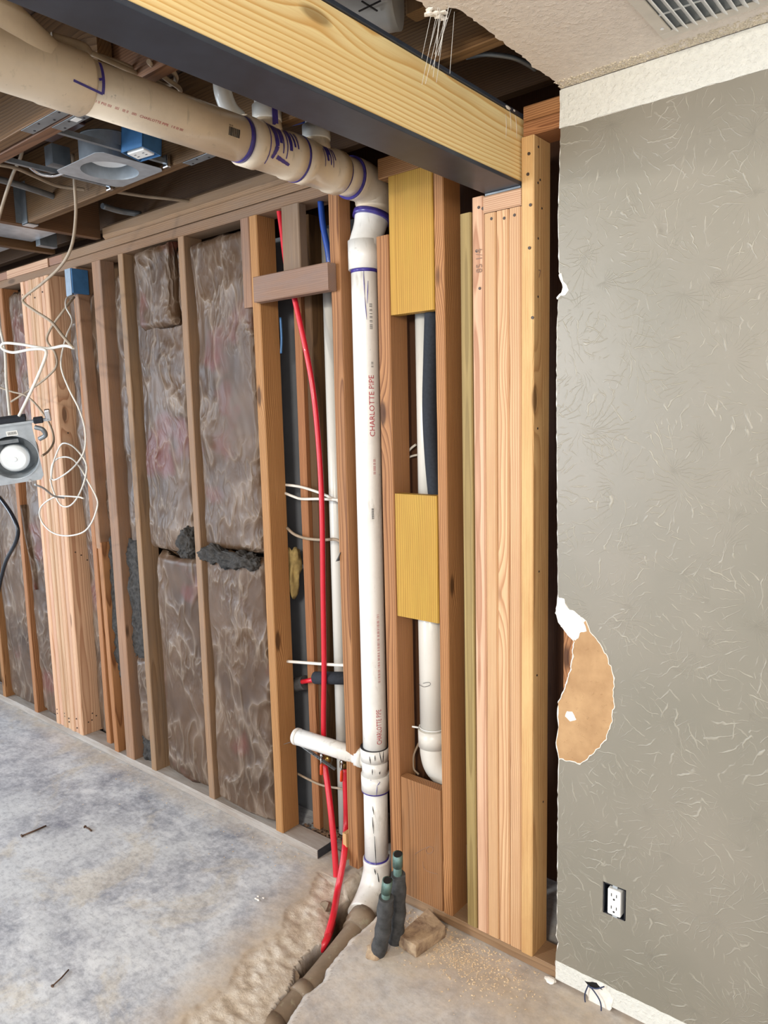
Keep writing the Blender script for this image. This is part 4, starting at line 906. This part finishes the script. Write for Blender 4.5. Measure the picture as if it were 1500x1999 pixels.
# ================================================================== INSULATION
def batt(x0, x1, z0, z1, yf, label, depth=.07, amp=.012, seed=0, mat='insul', name='insulation_batt', cut=None, bulge=.015):
    nx, nz = max(10, int((x1-x0)/.008)), max(20, int((z1-z0)/.009)); vs = []; fs = []
    for j in range(nz+1):
        for i in range(nx+1):
            u, v_ = i/nx, j/nz; x = x0+(x1-x0)*u; z = z0+(z1-z0)*v_
            p = Vector((x*3.2+z*.9+seed, z*1.3, seed*1.3)); w1 = noise.noise(p+Vector((noise.noise(p*.7)*1.2, noise.noise(p*.9+Vector((5,5,5))), 0)))
            q = Vector((x*10+z*2+seed, z*4, 3)); w2 = noise.noise(q+Vector((w1*2, w1*1.5, 0)))
            q3 = Vector((x*24+z*4, z*10+seed, 5)); w3 = noise.noise(q3+Vector((w2*2, w1, 0)))
            h = amp*(1-2.2*abs(w1))+amp*.55*(1-2.4*abs(w2))+amp*.22*w3
            edge = min(u, 1-u)*(x1-x0); ed2 = min(v_, 1-v_)*(z1-z0)
            drop = .045*max(0, 1-edge/.025)**2+.03*max(0, 1-ed2/.03)**2
            xo = .006*noise.noise(Vector((z*7, seed, 0)))*(1 if u in (0, 1) else 0)
            zo = .02*noise.noise(Vector((x*8, seed, 1)))*(1 if v_ in (0, 1) else 0)
            vs.append((x+xo, yf-bulge*math.sin(PI*u)-h*.8+drop, z+zo))
    for j in range(nz):
        for i in range(nx): a = j*(nx+1)+i; fs.append((a, a+1, a+nx+2, a+nx+1))
    me = bpy.data.meshes.new(name); me.from_pydata(vs, [], fs)
    for p in me.polygons: p.use_smooth = True
    me.materials.append(M[mat]); o = bpy.data.objects.new(name, me); COL.objects.link(o)
    so = o.modifiers.new('thickness', 'SOLIDIFY'); so.thickness = depth; so.offset = -1
    return tag(o, label, 'insulation')
G_ = None
batt(-4.465, -4.115, .045, 2.34, .035, 'plastic-faced insulation batt in the leftmost bay', seed=1, depth=.06)
batt(-4.065, -3.86, .05, 2.33, .035, 'plastic-faced insulation batt just left of the built-up column', seed=2, depth=.06)
batt(-3.545, -3.405, .045, 2.30, .08, 'dark insulation strip right of the column', seed=3, depth=.05)
batt(-3.36, -3.18, .6, 2.25, .075, 'crumpled dark batt behind the grey studs', seed=3.5, depth=.05)
batt(-3.095, -2.96, 1.02, 2.30, .06, 'narrow upper insulation strip beside the wide grey stud', seed=4, depth=.06)
batt(-3.08, -2.96, .14, .56, .045, 'small torn plastic insulation bundle low between two studs', seed=5, depth=.06)
batt(-2.89, -2.535, 1.085, 2.33, .030, 'narrow upper insulation batt left of the slim middle stud', seed=6, depth=.07)
batt(-2.87, -2.535, .045, 1.07, .040, 'narrow lower insulation batt left of the slim middle stud', seed=7, depth=.06)
fl = batt(-2.82, -2.56, 2.02, 2.345, -.004, 'torn flap of plastic facing folded over the upper narrow batt', seed=8, depth=.004, amp=.02, name='facing_flap')
batt(-2.478, -2.112, 1.13, 2.33, .022, 'large upper insulation batt left of the knotty orange stud', seed=9, depth=.07)
batt(-2.478, -2.105, .045, 1.12, .020, 'large lower insulation batt left of the knotty orange stud', seed=10, depth=.07, bulge=.025)
batt(-2.47, -2.11, 1.62, 2.30, .003, 'loose upper fold of facing on the large upper batt', seed=14, depth=.004, amp=.012, name='facing_flap') if False else None
def fuzz(c, sx, sy, sz, label, seed=0, n=10):
    # one ragged torn mass of glass wool
    mb = MB(); g = bmesh.ops.create_icosphere(mb.bm, subdivisions=5, radius=1.0); cx, cy, cz = c
    for v in g['verts']:
        q = v.co.copy(); bx = [math.copysign(abs(k)**.6, k) for k in q]
        w_ = Vector((bx[0]*(sx+.022), bx[1]*(sy+.016), bx[2]*(sz+.022))); W = w_+Vector((seed, seed, 0))
        d = .012*noise.noise(W*24)+.009*noise.noise(W*60)+.006*noise.noise(W*140)
        v.co = Vector(c)+w_+q*d*1.6+Vector((.014*noise.noise(W*9), 0, .02*noise.noise(W*7)))
    return tag(mb.build('fiberglass_clump', M['fiber'], smooth=True), label, 'insulation')
fuzz((-2.31, .0, 1.105), .15, .012, .008, 'dark fiberglass roll exposed between the upper and lower large batts', 2, 16)
fuzz((-2.59, .01, 1.14), .03, .01, .03, 'dark fiberglass showing at the torn corner of the narrow batt', 9, 8)
fuzz((-3.03, .06, .82), .05, .02, .28, 'tall dark fiberglass mass between the wide grey stud and the slim stud', 4, 36)
fuzz((-3.02, .07, .10), .05, .02, .05, 'dark fiberglass tuft at the foot between two studs', 6, 8)
fuzz((-3.21, .06, .75), .03, .02, .38, 'ragged dark fiberglass beside the splintered stud piece', 5, 26)
fuzz((-3.99, .05, 1.02), .05, .01, .12, 'dark fiberglass exposed left of the built-up column', 8, 12)
# loose pink strip of facing left of the column
mb = MB(); mb.tube(spline([at(x, y, .02) for x, y in ((50,985),(58,1040),(68,1090),(78,1150))], 5), [.03]*16, 8, squash=.15); tag(mb.build('facing_strip', M['firpink'] if False else M['insul']), 'curled strip of facing hanging left of the built-up column', 'insulation')
# ================================================================== CEILING ELECTRICS
rl = empty('recessed_light', (-2.23, -.455, 2.44), 'recessed light housing mounted between ceiling joists, open ring facing down', 'recessed light')
def ring_plate(name, c, X, Y_, w_, h_, r, mat, parent, off=(0, 0), th=.0015, n=40):
    """flat plate with a round hole; X, Y_ its in-plane unit axes"""
    c = Vector(c); X = Vector(X); Y_ = Vector(Y_); N = X.cross(Y_); bm = bmesh.new(); lay = []
    for s in (0, th):
        inner = [bm.verts.new(c+X*math.cos(2*PI*k/n)*r+Y_*math.sin(2*PI*k/n)*r+N*s) for k in range(n)]
        outer = []
        for k in range(n):
            a = 2*PI*k/n; dx, dy = math.cos(a), math.sin(a)
            tx = ((w_/2 if dx > 0 else -w_/2)+off[0])/dx if abs(dx) > 1e-6 else 1e9; ty = ((h_/2 if dy > 0 else -h_/2)+off[1])/dy if abs(dy) > 1e-6 else 1e9
            t = min(abs(tx), abs(ty)); outer.append(bm.verts.new(c+X*dx*t+Y_*dy*t+N*s))
        lay.append((inner, outer))
    for s in (0, 1):
        i_, o_ = lay[s]
        for k in range(n): bm.faces.new((i_[k], i_[(k+1)%n], o_[(k+1)%n], o_[k]))
    for w2 in (0, 1):
        for k in range(n): bm.faces.new((lay[0][w2][k], lay[0][w2][(k+1)%n], lay[1][w2][(k+1)%n], lay[1][w2][k]))
    m2 = MB(); m2.bm.free(); m2.bm = bm; return m2.build(name, M[mat], parent)
ring_plate('mounting_plate', (-2.235, -.450, 2.438), (1,0,0), (0,1,0), .27, .23, .088, 'galv', rl)
mb = MB(); mb.tube([(-2.235, -.45, 2.4385), (-2.235, -.45, 2.53)], .089, 36, caps=False); mb.build('housing_can', M['galv'], rl)
mb = MB(); mb.tube([(-2.235, -.45, 2.53), (-2.235, -.45, 2.534)], .089, 36); mb.build('can_top', M['galvdark'], rl)
mb = MB(); mb.tube([(-2.235, -.45, 2.50), (-2.235, -.45, 2.472), (-2.235, -.45, 2.464)], [.066, .066, .05], 30); mb.build('lamp_disc', M['lens'], rl)
for yy in (-.572, -.338-.0): pass
for a_, b_ in (((117,270),(337,320)), ((28,314),(237,367))):
    A, B = atz(*a_, 2.452), atz(*b_, 2.452); B = Vector((B.x, -.341, 2.452)); A = Vector((B.x, -.704, 2.452))
    MB().box(B.x-.007, B.x+.007, A.y, B.y, 2.446, 2.460).build('hanger_bar', M['galvdark'], rl)
    MB().box(B.x-.013, B.x+.013, B.y-.016, B.y-.001, 2.434, 2.472).build('bar_clip', M['chrome'], rl, bevel=.003)
mb = MB(); mb.tube(spline([(-2.41,-.63,2.455),(-2.42,-.59,2.44),(-2.40,-.55,2.437),(-2.36,-.52,2.45)], 8), .006, 10); cd_ = mb.build('armoured_cable', M['chrome'], rl)
jb = MB().box(-2.43, -2.38, -.56, -.50, 2.47, 2.53).build('junction_box', M['galvdark'], rl)
# dark red metal box (fan housing) behind the light
tag(MB().box(-2.30, -2.10, -.69, -.60, 2.50, 2.66).build('fan_housing', plain('dark_red_metal', (70, 48, 46), .35, .5, .2), None, bevel=.003), 'dark metal housing box above the recessed light, behind the pipe', 'housing')
# blue box with receptacle
bb = empty('electrical_box', (-2.0, -.44, 2.5), 'blue plastic electrical box with a dusty white receptacle under the joists', 'electrical box')
T = Matrix.Translation((-2.015, -.47, 2.515)) @ Matrix.Rotation(D(8), 4, 'Z') @ Matrix.Rotation(D(-6), 4, 'X')
mb = MB(); w_, l_, h_ = .046, .036, .085
mb.box(-w_, -w_+.003, -l_, l_, -h_, h_, T).box(w_-.003, w_, -l_, l_, -h_, h_, T).box(-w_, w_, -l_, -l_+.003, -h_, h_, T).box(-w_, w_, l_-.003, l_, -h_, h_, T).box(-w_, w_, -l_, l_, h_-.003, h_, T)
mb.build('box_shell', M['blue'], bb)
mb = MB(); T2 = T @ Matrix.Translation((-.002, 0, -.078)); mb.box(-.036, .036, -.021, .021, -.008, .02, T2); rcp = mb.build('receptacle', M['white'], bb, bevel=.003)
for sx_ in (-.017, .017):
    for sy_ in (-.006, .006):
        MB().box(sx_-.004, sx_+.004, sy_-.001, sy_+.001, -.0088, -.0078, T2).build('slot', M['ink'], rcp)
# blue box by the column
b2 = empty('junction_box', at(135, 550, -.02), 'small blue junction box with a grey face plate, right of the built-up column', 'electrical box')
MB().box(-3.338, -3.290, -.030, .05, 2.235, 2.345).build('box_shell', M['blue'], b2, bevel=.002)
MB().box(-3.346, -3.296, -.0335, -.0305, 2.225, 2.345).build('face_plate', plain('grey_blue_plate', (138, 152, 166), .5, .2), b2, bevel=.001)
# ================================================================== HANGING LIGHT
hc = at(27, 893, -.50); HR = .088
nrm = (CAM-hc).normalized(); nrm = (nrm+Vector((-.05, -.05, -.35))).normalized()
X = Vector((0,0,1)).cross(nrm).normalized(); X = (Matrix.Rotation(D(7), 3, nrm) @ X); Y_ = nrm.cross(X)
hl = empty('hanging_light', hc, 'loose recessed light fixture dangling from white cables at the left edge', 'light fixture')
ring_plate('mounting_plate', hc, X, Y_, .22, .245, HR, 'galv', hl, off=(-.02, .015))
def along(name, a, b, r, mat, parent, n=36, caps=True):
    mb = MB(); rs = r if isinstance(r, (list, tuple)) else [r, r]; mb.tube([hc+nrm*a, hc+nrm*b], rs, n, caps); return mb.build(name, M[mat], parent)
along('housing_can', .0, -.075, HR+.001, 'galv', hl, caps=False); along('can_back', -.075, -.078, HR+.001, 'galvdark', hl)
along('rim', .004, -.004, HR+.003, 'chrome', hl, caps=False)
mb = MB(); k = -.012; cc = hc+X*.0-Y_*.012
mb.tube([cc-nrm*.05, cc-nrm*.018, cc-nrm*.010], [.054, .054, .040], 36); lp = mb.build('lamp_disc', M['lens'], hl)
mb = MB(); mb.tube([cc-nrm*.0104, cc-nrm*.0085], [.010, .008], 16); mb.build('lamp_knob', M['lens'], lp)
T3 = Matrix((X, Y_, nrm)).transposed().to_4x4(); T3.translation = hc
MB().box(-.05, .03, .055, .07, -.05, -.01, T3).build('spring_bracket', M['galvdark'], hl)
MB().box(-.125, .155, .132, .141, -.002, .012, T3).build('hanger_bar', M['galv'], hl)
MB().box(-.075, .075, .142, .160, -.03, .01, T3).build('terminal_strip', M['foam'], hl, bevel=.002)
mb = MB().box(.10, .135, .128, .150, -.006, .02, T3); mb.build('bar_clip', M['foam'], hl, bevel=.004)
MB().box(.145, .165, .13, .175, -.01, .012, T3).build('end_clip', M['chrome'], hl, bevel=.004)
lb = MB().box(-.005, .035, .088, .108, .0016, .0024, T3).build('sticker', M['paper'], hl)
for i in range(7): MB().box(.001+i*.0045, .001+i*.0045+.002, .093, .104, .0024, .0028, T3).build('barcode_bar', M['ink'], lb)
mb = MB(); mb.tube(spline([T3 @ Vector(p) for p in ((.10,.11,0),(.125,.10,.01),(.13,.075,.008),(.105,.06,0))], 6), .009, 10); mb.build('flex_conduit', M['galvdark'], hl)
mb = MB(); mb.tube([T3 @ Vector((.035, -.105, .002)), T3 @ Vector((.035, -.105, .005))], .006, 12); mb.build('screw', M['chrome'], hl)
# ================================================================== CABLES AT LEFT
cable('white_cable', [atz(142,300,2.55), at(146,365,-.42), at(148,420,-.40), at(140,480,-.38), at(118,520,-.36), at(80,555,-.34), at(50,578,-.33), at(46,590,-.33), at(70,608,-.33), at(100,628,-.36), at(122,655,-.42), at(143,679,-.45)], .0056, 'cabled', 'flat cable dropping from the ceiling and zigzagging over the column top')
cable('white_cable', [at(143,679,-.45), at(125,675,-.44), at(90,680,-.42), at(40,672,-.42), at(8,670,-.42), at(4,680,-.42), at(25,688,-.43), at(60,682,-.44), at(85,682,-.45), at(90,692,-.46), at(78,725,-.47), at(60,765,-.48), at(37,812,-.50)], .0056, 'cable', 'white cable folded in a long flat loop down into the hanging light')
cable('white_cable', [at(x, y, Y) for x, y, Y in ((-6,620,-.35),(2,650,-.35),(10,690,-.38),(12,740,-.42),(16,780,-.46),(19,812,-.50))], .0056, 'cable', 'printed white cable coming straight down the left edge to the hanging light')
cable('white_cable', [at(x, y, Y) for x, y, Y in ((143,575,-.02),(130,583,-.08),(129,600,-.12),(141,626,-.16),(130,655,-.22),(121,690,-.26),(120,720,-.28),(135,760,-.28),(155,800,-.27),(166,840,-.26),(165,878,-.25),(150,905,-.25),(128,925,-.25),(105,937,-.25),(100,925,-.25),(103,905,-.25),(118,893,-.24),(140,895,-.24),(158,915,-.23),(172,940,-.22),(188,970,-.20),(190,990,-.20),(178,1022,-.20),(160,1040,-.20),(128,1046,-.20),(100,1038,-.21),(80,1015,-.22),(80,990,-.23),(108,970,-.24),(150,970,-.25),(163,973,-.25))], .0036, 'cable', 'long thin white cable hanging in tangled loops before the column', seg=6)
cable('white_cable', [at(x, y, Y) for x, y, Y in ((100,935,-.26),(104,905,-.26),(118,870,-.25),(132,866,-.25),(150,878,-.25),(168,905,-.24),(166,935,-.23),(152,970,-.22),(135,988,-.22),(118,985,-.23),(105,960,-.24),(98,935,-.25))], .0036, 'cable', 'closed white cable loop tangled over the column', seg=6)
cable('white_cable', [at(x, y, Y) for x, y, Y in ((145,580,-.03),(125,605,-.1),(100,640,-.12),(92,665,-.13),(108,690,-.13),(110,715,-.13),(90,738,-.14),(60,760,-.15),(22,784,-.16))], .005, 'cabled', 'dusty cable from the blue box sweeping left behind the loops')
cable('white_cable', [at(x, y, Y) for x, y, Y in ((-5,755,-.18),(25,765,-.18),(50,772,-.18),(75,795,-.2),(98,830,-.25),(105,860,-.3),(95,880,-.35),(82,890,-.45))], .0045, 'cabled', 'grey cable crossing from the left edge and dropping beside the hanging light')
cable('grey_wire', [at(x, y, Y) for x, y, Y in ((68,946,-.49),(85,953,-.45),(105,968,-.35),(125,972,-.28))], .004, 'galv', 'short stiff grey wire poking from the hanging light corner')
cable('black_cable', [at(x, y, Y) for x, y, Y in ((-12,960,-.45),(5,978,-.45),(25,1008,-.45),(35,1035,-.45),(30,1060,-.45),(12,1095,-.45),(2,1130,-.45),(-4,1160,-.45))], .0085, 'cableb', 'thick black glossy cable curving at the left edge')
cable('white_cable', [atz(55,180,2.6), at(48,240,-.62), at(42,300,-.60), at(25,340,-.58), at(8,390,-.56), at(-6,440,-.55)], .0056, 'cabled', 'dusty cable hanging down from the joists at upper left')
cable('white_cable', [atz(x, y, 2.47) for x, y in ((-10,320),(30,328),(70,345),(110,362),(150,368),(165,370))], .006, 'cabled', 'brown dusty cable strung between joists at left')
cable('grey_conduit', [atz(x, y, 2.50) for x, y in ((-20,345),(40,362),(110,385))], .012, 'galvdark', 'grey conduit stub between joists at left', 'conduit')
cable('grey_conduit', [atz(x, y, 2.50) for x, y in ((200,402),(235,412),(275,418))], .012, 'galvdark', 'grey pipe stub near the wall beyond the first joist', 'conduit')
cp_ = [atz(x, y, 2.47) for x, y in ((250,378),(290,384),(330,388))]
cp_ = [Vector((cp_[0].x-.02, -.302, 2.47))]+cp_+[Vector((cp_[2].x+.03, .052, 2.475))]
cable('white_cable', cp_, .006, 'cabled', 'pale cable crossing between the first joist and the wall')
# cable bundle over the run
cable('white_cable', [atz(x, y, 2.455) for x, y in ((100,72),(130,80),(160,90),(172,100))], .010, 'cabled', 'thick beige sleeve lying on top of the drain run')
cable('white_cable', [atz(x, y, 2.455) for x, y in ((172,100),(210,118),(260,140),(300,160),(345,180),(350,172),(320,150),(290,120))], .0058, 'cabled', 'beige cable looping over the drain run, lower turn')
cable('white_cable', [atz(x, y, 2.47) for x, y in ((180,105),(240,125),(290,150),(325,165),(343,158),(338,140),(300,118))], .0058, 'cabled', 'beige cable looping over the drain run, upper turn')
cable('blue_wire', [atz(x, y, 2.50) for x, y in ((910,112),(950,106),(1000,112),(1030,125),(1045,135))], .006, 'galvdark', 'grey cable sagging in the dark bay above the torn ceiling', 'cable')
cable('white_cable', [atz(x, y, 2.56) for x, y in ((815,60),(830,75),(850,95))], .010, 'cabled', 'pale strap inside the joist bay above the beam')
